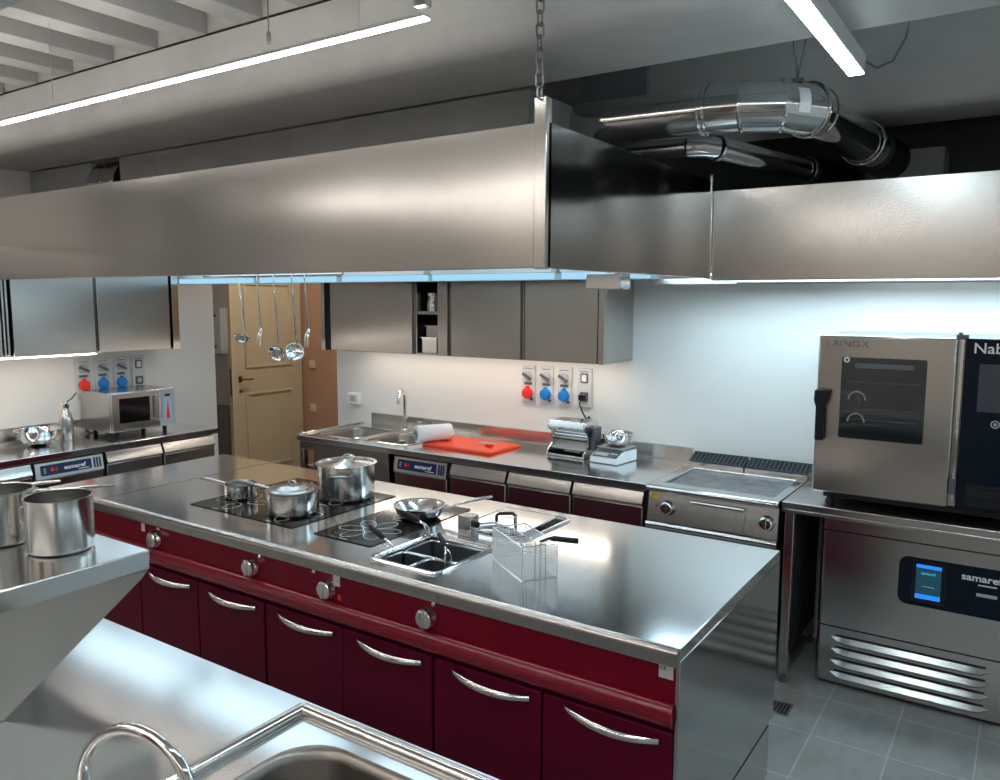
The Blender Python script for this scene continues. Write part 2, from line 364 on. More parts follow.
obj('end_post', MB().box(HX - .01, HX + .006, HB - .016, HB, HZ0 - .004, HZ1 + .03), polished, hood, bev=.002)
obj('back_panel', MB().box(-5.5, HX - .012, HB - .012, HB, HZ0, HZ1), steel_hood, hood)
obj('roof', MB().box(-5.5, HX - .012, HF + .012, HB - .012, HZ1 - .09, HZ1 - .08), steel_dull, hood)
for x0 in (-5.4, -4.05, -2.7):
    f = MB()
    for k in range(24): f.box(x0 + k * .052, x0 + k * .052 + .035, 2.895, 2.975, 2.24, 2.26)
    obj('grease_filter', f, steel_dull, hood, smooth=False)
hg = tube_glow('hood_lamp_glow', (.66, .87, 1.0), L_HOOD)
for (x0, x1) in ((-5.3, -4.1), (-3.95, -2.8), (-2.6, -1.5)):
    for y in (2.55, 3.32):
        hl = obj('hood_lamp', MB().box(x0, x1, y - .31, y + .31, 2.25, 2.30), white_pl, hood, bev=.004)
        obj('lamp_lens', MB().box(x0 + .01, x1 - .01, y - .30, y + .30, 2.238, 2.25), hg, hl)
for (x0, x1) in ((-5.3, -4.5), (-4.4, -3.7), (-3.62, -2.95), (-2.90, -2.10), (-2.05, -1.56)):
    q = obj('strip_light', MB().box(x0, x1, 3.60, 3.66, 1.985, 2.03), white_pl, hood, bev=.003)
    obj('lamp_lens', MB().box(x0 + .01, x1 - .01, 3.605, 3.655, 1.952, 1.986), tube_glow('strip_lens_glow', (.36, .68, .90), .9), q)
obj('utensil_rail', MB().tube([(-3.6, 2.6, 1.957), (-2.6, 2.6, 1.957)], .006, 10).tube([(-3.6, 2.6, 1.957), (-3.6, 2.6, 2.3)], .004, 8).tube([(-2.6, 2.6, 1.957), (-2.6, 2.6, 2.3)], .004, 8), polished, hood)
obj('junction_box', MB().box(-1.55, -1.39, 2.94, 3.03, 1.890, 1.955).tube([(-1.47, 2.985, 1.95), (-1.47, 2.985, 2.31)], .012, 8), polished, hood, bev=.004)
# hanging chain
ch = thing('hanging_chain', 'dark steel link chain holding the front corner of the big hood', 'chain', (HX - .022, 2.15, HZ1 + .07))
def link(z, turn):
    pts = []
    for k in range(12):
        a = 2 * PI * k / 12; u = .010 * math.cos(a); v = (.010 * math.sin(a)) + (.012 if math.sin(a) > 0 else -.012)
        pts.append((HX - .022 + (u * 1.3 if turn else 0), 2.168 + (0 if turn else u * 1.3), z + v))
    return MB().tube(pts, .0038, 6, closed=True)
z = HZ1 + .088; k = 0
while z < 3.04: obj('link', link(z, k % 2), mat('dark_chain_steel', (.22, .22, .22), .4, 1.), ch); z += .036; k += 1
# second hood along the back wall
bh = thing('extraction_hood', 'brushed steel extraction hood over the griddle and oven at the back wall', 'extraction hood', (.3, 4.1, 1.94))
obj('front_panel', MB().box(HX + .006, 2.38, HB, HB + .012, 1.938, 2.352).box(HX + .006, 2.38, HB + .012, HB + .04, 1.938, 1.948), steel_v, bh, bev=.002)
obj('roof', MB().box(HX + .006, 2.38, HB + .012, 4.44, 2.26, 2.27), steel_dull, bh)
obj('rear_panel', MB().box(-1.77, 2.38, 4.43, 4.44, 1.935, 2.26), steel_dull, bh)
obj('left_return', MB().box(-1.77, HX - .0, 4.10, 4.11, 1.93, 2.26).box(-1.77, -1.76, 4.11, 4.43, 1.93, 2.26), steel_dull, bh)
obj('lamp_shield', MB().box(-1.72, 2.2, 4.20, 4.204, 1.940, 2.02), steel_dull, bh)
bl = obj('hood_lamp', MB().box(-1.70, 2.2, 3.98, 4.20, 1.981, 2.02), white_pl, bh, bev=.003)
obj('lamp_lens', MB().box(-1.69, 2.19, 3.99, 4.190, 1.975, 1.983), tube_glow('back_hood_lamp_glow', ICE, L_BACKHOOD), bl)

# ------------------------------------------------------------------ ducts above the hood
t = thing('rectangular_duct', 'long grey rectangular duct resting on the hood below the beam', 'duct', (-3.0, 2.9, 2.4))
obj('casing', MB().box(-4.47, -1.675, 2.69, 3.20, 2.33, 2.657), concrete, t, bev=.004)
obj('flexible_collar', MB().lathe([(.15, 0), (.158, .02), (.15, .04), (.158, .06), (.15, .08), (.158, .10), (.15, .12), (.158, .15), (.15, .17), (.158, .2), (.15, .23), (.158, .26), (.15, .29)], 28, T((-4.77, 2.80, 2.505)) @ RY(PI / 2)), duct_steel, t)
obj('casing_extension', MB().box(-5.5, -4.77, 2.69, 3.20, 2.33, 2.655), mat('blue_grey_duct_paint', (.26, .27, .28), .6), t, bev=.004)
def sweep_path(pts, r, m, parent, name, seams=(), n=28):
    obj(name, MB().tube(pts, r, n), m, parent)
bd = thing('round_duct', 'large shiny round duct bending over the steel hood towards the back wall', 'duct', (-.8, 3.1, 2.45))
DP = [Vector(p) for p in ((-1.675, 3.10, 2.590), (-1.125, 3.10, 2.580), (-.975, 3.105, 2.576), (-.845, 3.14, 2.570), (-.765, 3.22, 2.562), (-.655, 3.98, 2.520), (-.59, 4.44, 2.495))]
def mitred(P, i, r, n=32):
    """pipe segment i of path P, its ends cut on the bisecting planes so neighbours meet"""
    d = (P[i + 1] - P[i]).normalized(); m = MB(); rings = []
    u = d.cross(Vector((0, 0, 1))).normalized(); v = d.cross(u)
    for j in (i, i + 1):
        dn = d if j in (0, len(P) - 1) else ((P[j] - P[j - 1]).normalized() + (P[j + 1] - P[j]).normalized()).normalized()
        rg = []
        for k in range(n):
            a = 2 * PI * k / n; q = (u * math.cos(a) + v * math.sin(a)) * r
            rg.append(m.bm.verts.new(P[j] + q - d * (q.dot(dn) / d.dot(dn))))
        rings.append(rg)
    A, B = rings
    for k in range(n): m.bm.faces.new((A[k], A[(k + 1) % n], B[(k + 1) % n], B[k]))
    m.bm.faces.new(A[::-1]); m.bm.faces.new(B)
    return m
DN = ['straight_pipe', 'elbow_segment', 'elbow_segment', 'elbow_segment', 'outlet_pipe']
for i in range(5): obj(DN[i], mitred(DP, i, .088 if i == 0 else .094 if i < 4 else .083), duct_steel, bd)
PE, PW = DP[5], DP[6]; e3 = DP[4]
def ring(c, d, r, wd=.012, rr=.006):
    d = Vector(d).normalized(); m = MB(); q = d.to_track_quat('Z', 'Y').to_matrix().to_4x4()
    return m.lathe([(r, -wd / 2), (r + rr, -wd / 2), (r + rr + .002, 0), (r + rr, wd / 2), (r, wd / 2)], 32, T(Vector(c)) @ q, closed=True)
for c, d, r in ((DP[1], (1, 0, 0), .090), (DP[1] + Vector((.022, 0, 0)), (1, 0, 0), .094), (DP[2], (1, .1, 0), .093), (DP[3], (.85, .45, 0), .094), (DP[4], (.45, .9, 0), .097), (DP[4] + Vector((.012, .05, 0)), (.15, 1, -.05), .09), (PE - Vector((.02, .14, -.01)), (.15, 1, -.05), .09)):
    obj('clamp_ring', ring(c, d, r), polished, bd)
obj('wall_sleeve', MB().tube([PE, PW], .095, 24), black, bd)
pl = MB(); ldir = (DP[4] - DP[3]).normalized(); lout = Vector((ldir.y, -ldir.x, 0)); lc = DP[3].lerp(DP[4], .5)
rows = [[pl.bm.verts.new(lc + ldir * u + (lout * math.cos(a) + Vector((0, 0, 1)) * math.sin(a)) * .0955) for u in (-.034, .012)] for a in [math.radians(-22 + 8 * k) for k in range(8)]]
for A, Bq in zip(rows, rows[1:]): pl.bm.faces.new((A[0], A[1], Bq[1], Bq[0]))
obj('paper_label', pl, white_pl, bd)
tag(obj('duct_hanger', MB().tube([(-.79, 3.15, 2.66), (-.81, 3.15, 2.80), (-.82, 3.16, 3.04)], .003, 6).tube([(-.79, 3.15, 2.66), (-.77, 3.16, 2.80), (-.75, 3.17, 3.04)], .003, 6).box(-.81, -.77, 3.14, 3.16, 2.652, 2.664), dgrey_pl),
    'pair of dark wires holding up the bend of the large round duct', 'wire')
sd = thing('round_duct', 'thin shiny round duct bending below the large round one', 'duct', (-1.2, 3.3, 2.4))
s0 = Vector((-1.55, 3.34, 2.50)); s1 = Vector((-1.28, 3.34, 2.495)); s2 = Vector((-1.17, 3.40, 2.49)); s3 = Vector((-.93, 3.95, 2.45)); s4 = Vector((-.85, 4.44, 2.45))
obj('straight_pipe', MB().tube([s0, s1], .040, 24), duct_steel, sd)
obj('elbow_segment', MB().tube([s1, s1 + Vector((.06, .015, 0)), s2], .046, 24), duct_steel, sd)
obj('outlet_pipe', MB().tube([s2, s3], .048, 24), duct_steel, sd)
obj('clamp_ring', ring(s2, s3 - s2, .05, .02), polished, sd); obj('clamp_ring', ring(s3, s3 - s2, .055, .012), polished, sd)
obj('wall_sleeve', MB().tube([s3, s4], .07, 24), black, sd)
tag(obj('wall_duct_box', MB().box(-.72, -.39, 4.2, 4.44, 2.27, 2.545), concrete, bev=.003), 'grey box on the upper back wall where the ducts enter', 'duct box')
tag(obj('partition_board', MB().box(-1.95, -1.60, 3.62, 3.66, 2.42, 3.04), mat('blue_grey_duct_paint', (.26, .27, .28), .6)), 'blue-grey board between ceiling and hood behind the chain', 'board')

# ------------------------------------------------------------------ cooking island
IX0, IX1, IY0, IY1 = -4.07, -.745, 2.0, 3.03
isl = thing('cooking_island', 'long crimson cooking island with a steel worktop in the middle of the kitchen', 'cooking island', (-2.4, 2.5, 0))
B1 = (-1.96, -1.67, 2.09, 2.43); B2 = (-1.93, -1.62, 2.60, 2.94)
obj('worktop', MB().plate(IX0, IX1, IY0, IY1, .862, .90, (B1, B2)), steel_top, isl, bev=.003)
# rolled front edge
def lip(x0, x1):
    pr = [(x0, IY0 + .004, .895)] + [(x0, IY0 - .006 - .016 * math.sin(a), .8845 + .016 * math.cos(a)) for a in [PI * k / 8 for k in range(0, 6)]] + [(x0, IY0 - .014, .868), (x0, IY0 - .010, .845), (x0, IY0 + .01, .845)]
    return MB().poly(pr, (x1 - x0, 0, 0))
js = [IX0, -3.63, -2.44, -1.575, IX1]
for a, b in zip(js, js[1:]): obj('rolled_edge', lip(a + .001, b - .001), steel_h, isl)
obj('worktop_seam', MB().box(-3.632, -3.628, IY0, IY1, .8995, .9007), mat('seam_brown', (.10, .05, .04), .6), isl, smooth=False)
obj('body', MB().plate(IX0 + .01, IX1 - .012, IY0 + .03, IY1 - .02, .22, .862, ((B1[0] - .001, B1[1] + .001, B1[2] - .001, B1[3] + .001), (B2[0] - .001, B2[1] + .001, B2[2] - .001, B2[3] + .001))), red_door, isl)
obj('rear_band', MB().box(IX0 + .01, IX1 - .012, IY1 - .02, IY1 - .004, .58, .862), steel_h, isl, bev=.002)
obj('side_panel', MB().box(IX1 - .012, IX1, IY0 + .002, IY1, .235, .861), mat('mirror_side_steel', (.50, .49, .475), .12, 1.), isl, bev=.002)
obj('base_gap', MB().box(IX1 - .06, IX1 - .016, IY0 + .16, IY1 - .01, .205, .236), dark, isl)
obj('side_plinth', MB().box(IX1 - .05, IX1 - .008, IY0 + .18, IY1 - .02, .0, .206), steel_h, isl, bev=.002)
obj('plinth', MB().box(IX0 + .05, IX1 - .05, IY0 + .12, IY1 - .05, 0, .22), steel_dull, isl)
obj('control_fascia', MB().box(IX0, IX1 - .012, IY0 + .008, IY0 + .03, .735, .850), red, isl)
dz = [(x, x + .425) for x in (-4.07 + .0, -3.748, -3.321, -2.895, -2.463, -2.04, -1.609, -1.182)]
dz[0] = (-4.07, -3.752)
# half-round red rail
pr = [(IX0, IY0 + .03, .738)] + [(IX0, IY0 + .008 - .030 * math.sin(PI * k / 10), .697 + .038 * math.cos(PI * k / 10)) for k in range(11)] + [(IX0, IY0 + .03, .655)]
obj('bumper_rail', MB().poly(pr, (IX1 - .014 - IX0, 0, 0)), red_rail, isl)
obj('door_gap', MB().box(IX0, IX1 - .013, IY0 + .022, IY0 + .031, .22, .657), dark, isl)
for i, (a, b) in enumerate(dz):
    d = obj('door', MB().box(a + .003, b - .003, IY0 + .0, IY0 + .024, .235, .645), red_door, isl, bev=.003)
    if i == 0: continue
    cx = (a + b) / 2 + .02
    pts = [Vector((cx - .15 + .30 * k / 14, IY0 - .006 - .045 * math.sin(PI * k / 14) ** .8, .622 + .006 * math.cos(PI * k / 14))) for k in range(15)]
    rs = [.006 + .007 * math.sin(PI * k / 14) ** .5 for k in range(15)]; rs[-1] = .010
    obj('handle', MB().tube(pts, rs, 12, up=(0, 0, 1), sx=.75), chrome, d)
def knob(x, y, z, parent, r=.035, m=chrome):
    k = MB().lathe([(0, 0), (r * 1.15, 0), (r * 1.15, .008), (r * 1.0, .016), (r * .95, .030), (r * .8, .035), (0, .036)], 28, T((x, y, z)) @ RX(PI / 2))
    k.merge(MB().box(-r * .2, r * .2, -.041, -.02, -r * .85, r * .85), T((x, y, z)))
    return obj('knob', k, m, parent, bev=.002)
for x in (-3.193, -2.54, -2.111, -1.636): knob(x, IY0 + .008, .780, isl)
for x in (-3.15, -2.475, -2.17, -1.60): obj('edge_stud', MB().lathe([(0, -.008), (.007, -.006), (.009, 0), (.007, .006), (0, .008)], 14, T((x, IY0 - .008, .838))), chrome, isl)
obj('rating_sticker', MB().box(-.808, -.766, IY0 + .0065, IY0 + .0085, .80, .842), mat('silver_sticker', (.55, .55, .57), .4), isl, smooth=False)
text('sticker_mark', 'CE', .016, (-.805, IY0 + .006, .824), ROT_FRONT, black, isl)
obj('rating_sticker', MB().box(-2.085, -2.052, IY0 + .0065, IY0 + .0085, .797, .838), mat('silver_sticker'), isl, smooth=False)
obj('rating_sticker', MB().box(-3.305, -3.28, IY0 + .0065, IY0 + .0085, .797, .835), mat('silver_sticker'), isl, smooth=False)
obj('indicator_lamp', MB().box(-2.063, -2.048, IY0 + .0055, IY0 + .0085, .745, .767), redcap, isl)
for x in (-1.712, -1.695): obj('indicator_lamp', MB().lathe([(0, 0), (.004, 0), (.003, .004), (0, .005)], 10, T((x, IY0 + .008, .785)) @ RX(PI / 2)), black, isl)
# cooking plates
def marking(cx, cy, r, parent, petals=4, rot=0.):
    m = MB(); z = .9038; N = 120; wd = .0022
    ring_o = []
    def ribbon(pts):
        P = len(pts); a = []; b = []
        for i, p in enumerate(pts):
            tt = (Vector(pts[(i + 1) % P]) - Vector(pts[i - 1])).normalized(); nn = Vector((-tt.y, tt.x, 0)) * wd / 2
            a.append(m.bm.verts.new(Vector(p) + nn)); b.append(m.bm.verts.new(Vector(p) - nn))
        for i in range(P): m.bm.faces.new((a[i], a[(i + 1) % P], b[(i + 1) % P], b[i]))
    for k in range(petals):
        a0 = rot + PI * 2 * k / petals
        pts = []
        for j in range(30):
            a = 2 * PI * j / 30; u = r * (.62 + .40 * math.cos(a)); v = r * .24 * math.sin(a)
            pts.append((cx + u * math.cos(a0) - v * math.sin(a0), cy + u * math.sin(a0) + v * math.cos(a0), z))
        ribbon(pts)
    return obj('burner_marking', m, mark, parent, smooth=False)
for nm, (x0, x1, y0, y1) in (('a', (-3.19, -2.50, 2.18, 2.83)), ('b', (-2.375, -2.06, 2.18, 2.84))):
    g = obj('cooking_plate', MB().poly([(x, y, .9004) for x, y in rrect(x0, x1, y0, y1, .006, 2)], (0, 0, .003)), glass_black, isl, smooth=False)
    cs = [(x, y) for x in ((-3.02, -2.67) if nm == 'a' else (-2.217,)) for y in (2.345, 2.665)]
    for cx, cy in cs: marking(cx, cy, .135, g, 6 if nm == 'b' else 4, .3)
    for cx, cy in cs:
        tm = MB()
        for q in range(4):
            tm.box(cx - .02 + q * .012, cx - .014 + q * .012, cy - .155, cy - .15, .9034, .9037)
        obj('touch_marking', tm, mark, g, smooth=False)
# sunken basins with raised rims
def basin(B, parent, depth=.18, name='basin'):
    x0, x1, y0, y1 = B; m = MB(); e = .0015
    m.box(x0 + e, x0 + .004, y0 + e, y1 - e, .90 - depth, .8985).box(x1 - .004, x1 - e, y0 + e, y1 - e, .90 - depth, .8985)
    m.box(x0 + .004, x1 - .004, y0 + e, y0 + .004, .90 - depth, .8985).box(x0 + .004, x1 - .004, y1 - .004, y1 - e, .90 - depth, .8985).box(x0 + e, x1 - e, y0 + e, y1 - e, .895 - depth, .90 - depth)
    o = obj(name, m, polished, parent, smooth=False)
    p = [Vector((x, y, .9035)) for x, y in rrect(x0 - .012, x1 + .012, y0 - .012, y1 + .012, .03, 6)]
    obj('raised_rim', MB().tube(p, .006, 8, closed=True, sx=1.4), polished, o)
    return o
basin(B1, isl); basin(B2, isl, .12)
fh = obj('fryer_head', MB().box(-1.878, -1.815, 2.495, 2.555, .9005, .985), steel_v, isl, bev=.003)
obj('heating_tube', MB().tube([(-1.82, 2.55, .93), (-1.76, 2.60, .935), (-1.68, 2.60, .93), (-1.62, 2.585, .92)], .006).tube([(-1.82, 2.54, .945), (-1.76, 2.585, .95), (-1.66, 2.575, .94), (-1.60, 2.56, .91)], .005).tube([(-1.80, 2.53, .925), (-1.72, 2.55, .93), (-1.70, 2.60, .915)], .007), chrome, fh)
obj('mounting_knob', MB().lathe([(0, 0), (.014, 0), (.014, .02), (0, .022)], 14, T((-1.815, 2.52, .95)) @ RY(PI / 2)), black, fh)

# pasta baskets standing in the front basin
def pasta_basket(x0, x1, y0, y1, hx, hy, dx, dy, label, grip=.11, hz=.055):
    t = thing('pasta_basket', label, 'basket', ((x0 + x1) / 2, (y0 + y1) / 2, .74), 0, None)
    p = [Vector((x, y, .888)) for x, y in rrect(x0, x1, y0, y1, .018, 4)]
    obj('rim', MB().tube(p, .0035, 8, closed=True), chrome, t)
    m = MB(); th = .0012
    m.box(x0, x0 + th, y0 + .01, y1 - .01, .75, .886).box(x1 - th, x1, y0 + .01, y1 - .01, .75, .886).box(x0 + .01, x1 - .01, y0, y0 + th, .75, .886).box(x0 + .01, x1 - .01, y1 - th, y1, .75, .886).box(x0, x1, y0, y1, .748, .75)
    obj('mesh_wall', m, mat('perforated_basket_sheet', (.36, .37, .38), .35, 1.), t, smooth=False)
    v = Vector((dx, dy, 0)).normalized(); h = Vector((hx, hy, .888)); up = Vector((0, 0, hz)); sgn = Vector((-v.y, v.x, 0)) * .012
    for s in (-1, 1):
        obj('handle_wire', MB().tube([h + sgn * s, h + sgn * s * .9 + up * .8, h + v * .015 + up * 1.0 + sgn * s * .4, h + v * .05 + up * 1.15], .0024, 8), chrome, t)
    g0 = h + v * .045 + up * 1.15
    obj('grip', MB().tube([g0, g0 + v * .01, g0 + v * grip * .5 + Vector((0, 0, .008)), g0 + v * grip + Vector((0, 0, .016))], [.006, .012, .013, .011], 10, sx=.8), black, t)
    return t
pasta_basket(-1.945, -1.815, 2.105, 2.235, -1.94, 2.16, -1, .35, 'small pasta basket in the front basin, leftmost, its black grip over the cooking plate')
pasta_basket(-1.805, -1.685, 2.105, 2.235, -1.70, 2.20, -.7, .55, 'small pasta basket at the front right corner of the basin, beside the rolled edge', .09)
pasta_basket(-1.945, -1.685, 2.245, 2.415, -1.94, 2.38, -1, .1, 'large pasta basket filling the rear of the basin, its grip below the frying pan', .10, .07)
# fryer lid and standing frying basket
t = thing('fryer_lid', 'steel fryer lid with a black arched handle resting over the rear basin', 'lid', (-1.77, 2.7, .91))
obj('plate', MB().poly([(x, y, .9105) for x, y in rrect(-1.90, -1.645, 2.61, 2.90, .02, 4)], (0, 0, .012)), polished, t, bev=.004)
obj('handle', MB().tube([(-1.80, 2.66, .922), (-1.80, 2.66, .955), (-1.79, 2.665, .965), (-1.74, 2.69, .968), (-1.73, 2.695, .958), (-1.73, 2.695, .922)], .007, 10), black, t)
fb = thing('frying_basket', 'rectangular wire frying basket with a black grip standing on the worktop', 'basket', (-1.45, 2.28, .90))
b0 = Vector((-1.595, 2.331, .902)); b1 = Vector((-1.378, 2.191, .902)); b2 = Vector((-1.305, 2.300, .902)); b3 = b0 + (b2 - b1)
def wires(A, Bp, hA, hB, stepx=.0105, stepz=.0105, r=.0013):
    m = MB(); n = max(2, int((Bp - A).length / stepx))
    for i in range(n + 1):
        u = i / n; p = A.lerp(Bp, u); h = hA + (hB - hA) * u
        m.tube([p, p + Vector((0, 0, h))], r, 3, caps=False)
    k = 0
    while k * stepz < min(hA, hB):
        m.tube([A + Vector((0, 0, k * stepz)), Bp + Vector((0, 0, k * stepz))], r, 3, caps=False); k += 1
    return m
Hb = .118
wallm = MB()
for a, b in ((b0, b1), (b1, b2), (b2, b3), (b3, b0)): wallm.merge(wires(a, b, Hb, Hb))
n = 30
for i in range(n): wallm.tube([b0.lerp(b1, i / n), b3.lerp(b2, i / n)], .0013, 3, caps=False)
for i in range(16): wallm.tube([b0.lerp(b3, i / 16), b1.lerp(b2, i / 16)], .0013, 3, caps=False)
obj('wire_mesh', wallm, mat('tinned_wire', (.72, .75, .78), .35, .3), fb, smooth=False)
up = Vector((0, 0, Hb))
obj('frame', MB().tube([b0, b1, b2, b3], .002, 6, closed=True).tube([b0 + up, b1 + up, b2 + up, b3 + up], .0026, 8, closed=True), chrome, fb)
for c in (b0, b1, b2, b3): obj('corner_wire', MB().tube([c, c + up], .0018, 6), chrome, fb)
mid = b1.lerp(b2, .5); out = (b1 - b0).normalized()
for s in (.35, .5, .65):
    p = b1.lerp(b2, s) + out * .004
    obj('handle_brace', MB().tube([p, p + up * 1.12], .0022, 6), steel_dull, fb)
hp = mid + up * 1.1; hdir = (Vector((.82, .55, 0))).normalized()
obj('grip', MB().tube([hp, hp + hdir * .03 + Vector((0, 0, .012)), hp + hdir * .045 + Vector((0, 0, .012)), hp + hdir * .13 + Vector((0, 0, .002))], [.004, .005, .010, .010], 12, sx=.8, up=(0, 0, 1)), black, fb)
obj('front_hook', MB().tube([b0.lerp(b3, .3) + up, b0.lerp(b3, .3) + up * 1.25, b0.lerp(b3, .7) + up * 1.25, b0.lerp(b3, .7) + up], .002, 6), chrome, fb)

# ------------------------------------------------------------------ pans
def pan_body(r, h, th=.003, rb=.012, flare=0., rim=.003):
    rbm = r - flare
    out = [(0, 0), (rbm - rb, 0)] + [(rbm - rb + rb * math.sin(a), rb - rb * math.cos(a)) for a in (PI / 8, PI / 4, 3 * PI / 8)] + [(rbm, rb), (r, h - .003), (r + rim, h), (r + rim, h + .0015)]
    inn = [(r - th, h + .0005), (r - th, h - .004), (rbm - th, rb), (rbm - rb * .4, rb * .3 + th), (rbm - rb, th), (0, th)]
    return MB().lathe(out + inn, 40)
def rod_handle(r, z, L, w=.006, rise=.02, parent=None, m=None, flat=.6):
    pts = [(r - .002, 0, z), (r + .02, 0, z + .004), (r + L * .35, 0, z + rise * .4), (r + L * .75, 0, z + rise * .8), (r + L, 0, z + rise)]
    return obj('handle', MB().tube(pts, [w * .8, w * .8, w, w * 1.15, w * .9], 10, sx=1.5 * flat, up=(0, 0, 1)), m or polished, parent, world=False)
def saucepan(label, loc, ang, r, h, L, rise=.015, lid=False, flare=0., rim=.003, w=.006):
    t = thing('saucepan', label, 'pan', loc, ang)
    obj('body', pan_body(r, h, flare=flare, rim=rim), steel_pot, t, world=False)
    rod_handle(r, h - .012, L, w=w, rise=rise, parent=t)
    obj('handle_bracket', MB().box(r - .004, r + .012, -.02, .02, h - .024, h - .004), polished, t, world=False, bev=.003)
    if lid:
        l = obj('lid', MB().lathe([(r + .002, h + .002), (r + .004, h + .005), (r - .01, h + .006), (r - .02, h + .004), (r * .45, h + .022), (0, h + .027), (0, h + .024), (r * .45, h + .018), (r - .01, h + .002)], 40), steel_pot, t, world=False)
        obj('lid_handle', MB().tube([(-.018, 0, h + .024), (-.02, 0, h + .036), (-.012, 0, h + .044), (.012, 0, h + .044), (.02, 0, h + .036), (.018, 0, h + .024)], .0045, 8), polished, l, world=False)
    return t
TOPZ = .9045
saucepan('small open saucepan with a long steel handle on the left cooking plate', (-3.085, 2.385, TOPZ), math.radians(190), .074, .068, .17, w=.008)
saucepan('lidded steel saucepan with a long handle on the left cooking plate', (-2.680, 2.345, TOPZ), math.radians(186), .114, .100, .20, .02, True, w=.008)
sp = thing('stockpot', 'tall wide steel stockpot with side handles and a lid on the left cooking plate', 'pot', (-2.685, 2.685, TOPZ))
obj('body', pan_body(.133, .166, rim=.012), steel_pot, sp, world=False)
for a in (math.radians(-55), math.radians(125)):
    m = MB().tube([(.131, -.045, .128), (.165, -.045, .132), (.178, -.03, .134), (.178, .03, .134), (.165, .045, .132), (.131, .045, .128)], .0055, 8)
    m2 = MB().merge(m, RZ(a)); obj('side_handle', m2, polished, sp, world=False)
l = obj('lid', MB().lathe([(.126, .155), (.128, .160), (.05, .170), (.02, .180), (0, .182), (0, .179), (.05, .165)], 40), steel_pot, sp, world=False)
obj('lid_handle', MB().tube([(-.03, .02, .172), (-.032, .02, .192), (-.02, .02, .198), (.02, .02, .198), (.032, .02, .192), (.03, .02, .172)], .006, 8), polished, l, world=False)
fp = thing('frying_pan', 'flared steel frying pan with a long handle on the right cooking plate', 'pan', (-2.165, 2.60, TOPZ), math.radians(34))
obj('body', pan_body(.112, .056, flare=.012, rim=.002, rb=.035), steel_pot, fp, world=False)
rod_handle(.108, .043, .21, w=.0065, rise=.05, parent=fp)

# ------------------------------------------------------------------ back run: sink cabinet, refrigerated counter
BF, BW = 3.76, 4.45
S1 = (-4.14, -3.76, 3.86, 4.27); S2 = (-3.70, -3.32, 3.86, 4.27)
bw_ = thing('steel_worktop', 'long steel worktop with twin sinks and a backsplash along the back wall', 'worktop', (-2.9, 4.1, .86))
obj('top', MB().plate(-4.24, -1.615, BF, 4.44, .862, .90, (S1, S2)), steel_top, bw_, bev=.003)
obj('backsplash', MB().box(-4.15, -1.615, 4.425, 4.448, .9005, .985), steel_h, bw_, bev=.002)
obj('raised_edge', MB().box(-4.24, -4.222, BF + .02, 4.42, .9003, .911), polished, bw_, bev=.002)
def bowl(B, parent, depth=.2, z=.90, r=.07, m=None, edge=.0, edge_mat=None):
    """round-cornered sink bowl: wall loops from rim to floor plus a flat collar covering the square cut-out"""
    x0, x1, y0, y1 = B; mb = MB()
    levels = [(0.0 - edge, z + .001, r), (.010, z - .002, r), (.018, z - .02, r), (.026, z - depth * .8, r), (.05, z - depth, r * .8)]
    loops = [[mb.bm.verts.new((x, y, zz)) for x, y in rrect(x0 + i, x1 - i, y0 + i, y1 - i, rr, 6)] for i, zz, rr in levels]
    for A, Bq in zip(loops, loops[1:]):
        for k in range(len(A)): mb.bm.faces.new((A[k], A[(k + 1) % len(A)], Bq[(k + 1) % len(A)], Bq[k]))
    mb.bm.faces.new(loops[-1])
    o = obj('sink_bowl', mb, m or mat('sink_steel', (.25, .23, .21), .38, 1.), parent, ang=50)
    # collar between rounded bowl mouth and square hole
    mb = MB(); q = 7
    cs = [(x1, y0), (x1, y1), (x0, y1), (x0, y0)]
    for c in range(4):
        mb = MB(); top = [mb.bm.verts.new((x, y, z + .001)) for x, y in rrect(x0 - edge, x1 + edge, y0 - edge, y1 + edge, r, 6)[c * q:(c + 1) * q]]
        cv = mb.bm.verts.new((*cs[c], z + .001)); seg = top
        for a, b in zip(seg, seg[1:]): mb.bm.faces.new((cv, a, b))
        obj('bowl_collar', mb, steel_top, o, smooth=False)
    return o
for Bq in (S1, S2):
    o = bowl(Bq, bw_)
    obj('bowl_rim', MB().tube([Vector((x, y, .9015)) for x, y in rrect(*Bq, .07, 6)], .004, 6, closed=True, sx=1.6), polished, o)
    obj('drain', MB().lathe([(0, 0), (.035, 0), (.03, .004), (0, .003)], 20, T(((Bq[0] + Bq[1]) / 2, (Bq[2] + Bq[3]) / 2, .7005))), chrome, o)
tag(obj('standpipe', MB().lathe([(0, 0), (.016, 0), (.016, .185), (.024, .19), (.024, .198), (0, .198)], 18, T((-3.47, 4.0, .703))), polished), 'short steel overflow standpipe standing in the right sink bowl', 'standpipe')
tp = thing('kitchen_tap', 'chrome gooseneck mixer tap behind the twin sinks at the back wall', 'tap', (-3.73, 4.33, .90))
c0 = Vector((-3.73, 4.33, .9005))
arc = [c0 + Vector((0, 0, .05)), c0 + Vector((0, 0, .24))] + [c0 + Vector((.018 * (1 - math.cos(a)), -.055 * (1 - math.cos(a)), .24 + .06 * math.sin(a))) for a in [PI * k / 8 for k in range(1, 9)]] + [c0 + Vector((.038, -.112, .205))]
obj('spout', MB().tube(arc, .013, 12), chrome, tp)
obj('body', MB().lathe([(0, 0), (.028, 0), (.028, .008), (.02, .014), (.02, .09), (.012, .1), (0, .1)], 20, T(c0)), chrome, tp)
obj('lever', MB().tube([c0 + Vector((0, 0, .09)), c0 + Vector((.03, -.02, .10)), c0 + Vector((.055, -.05, .095)), c0 + Vector((.035, -.07, .03))], .008, 10), chrome, tp)
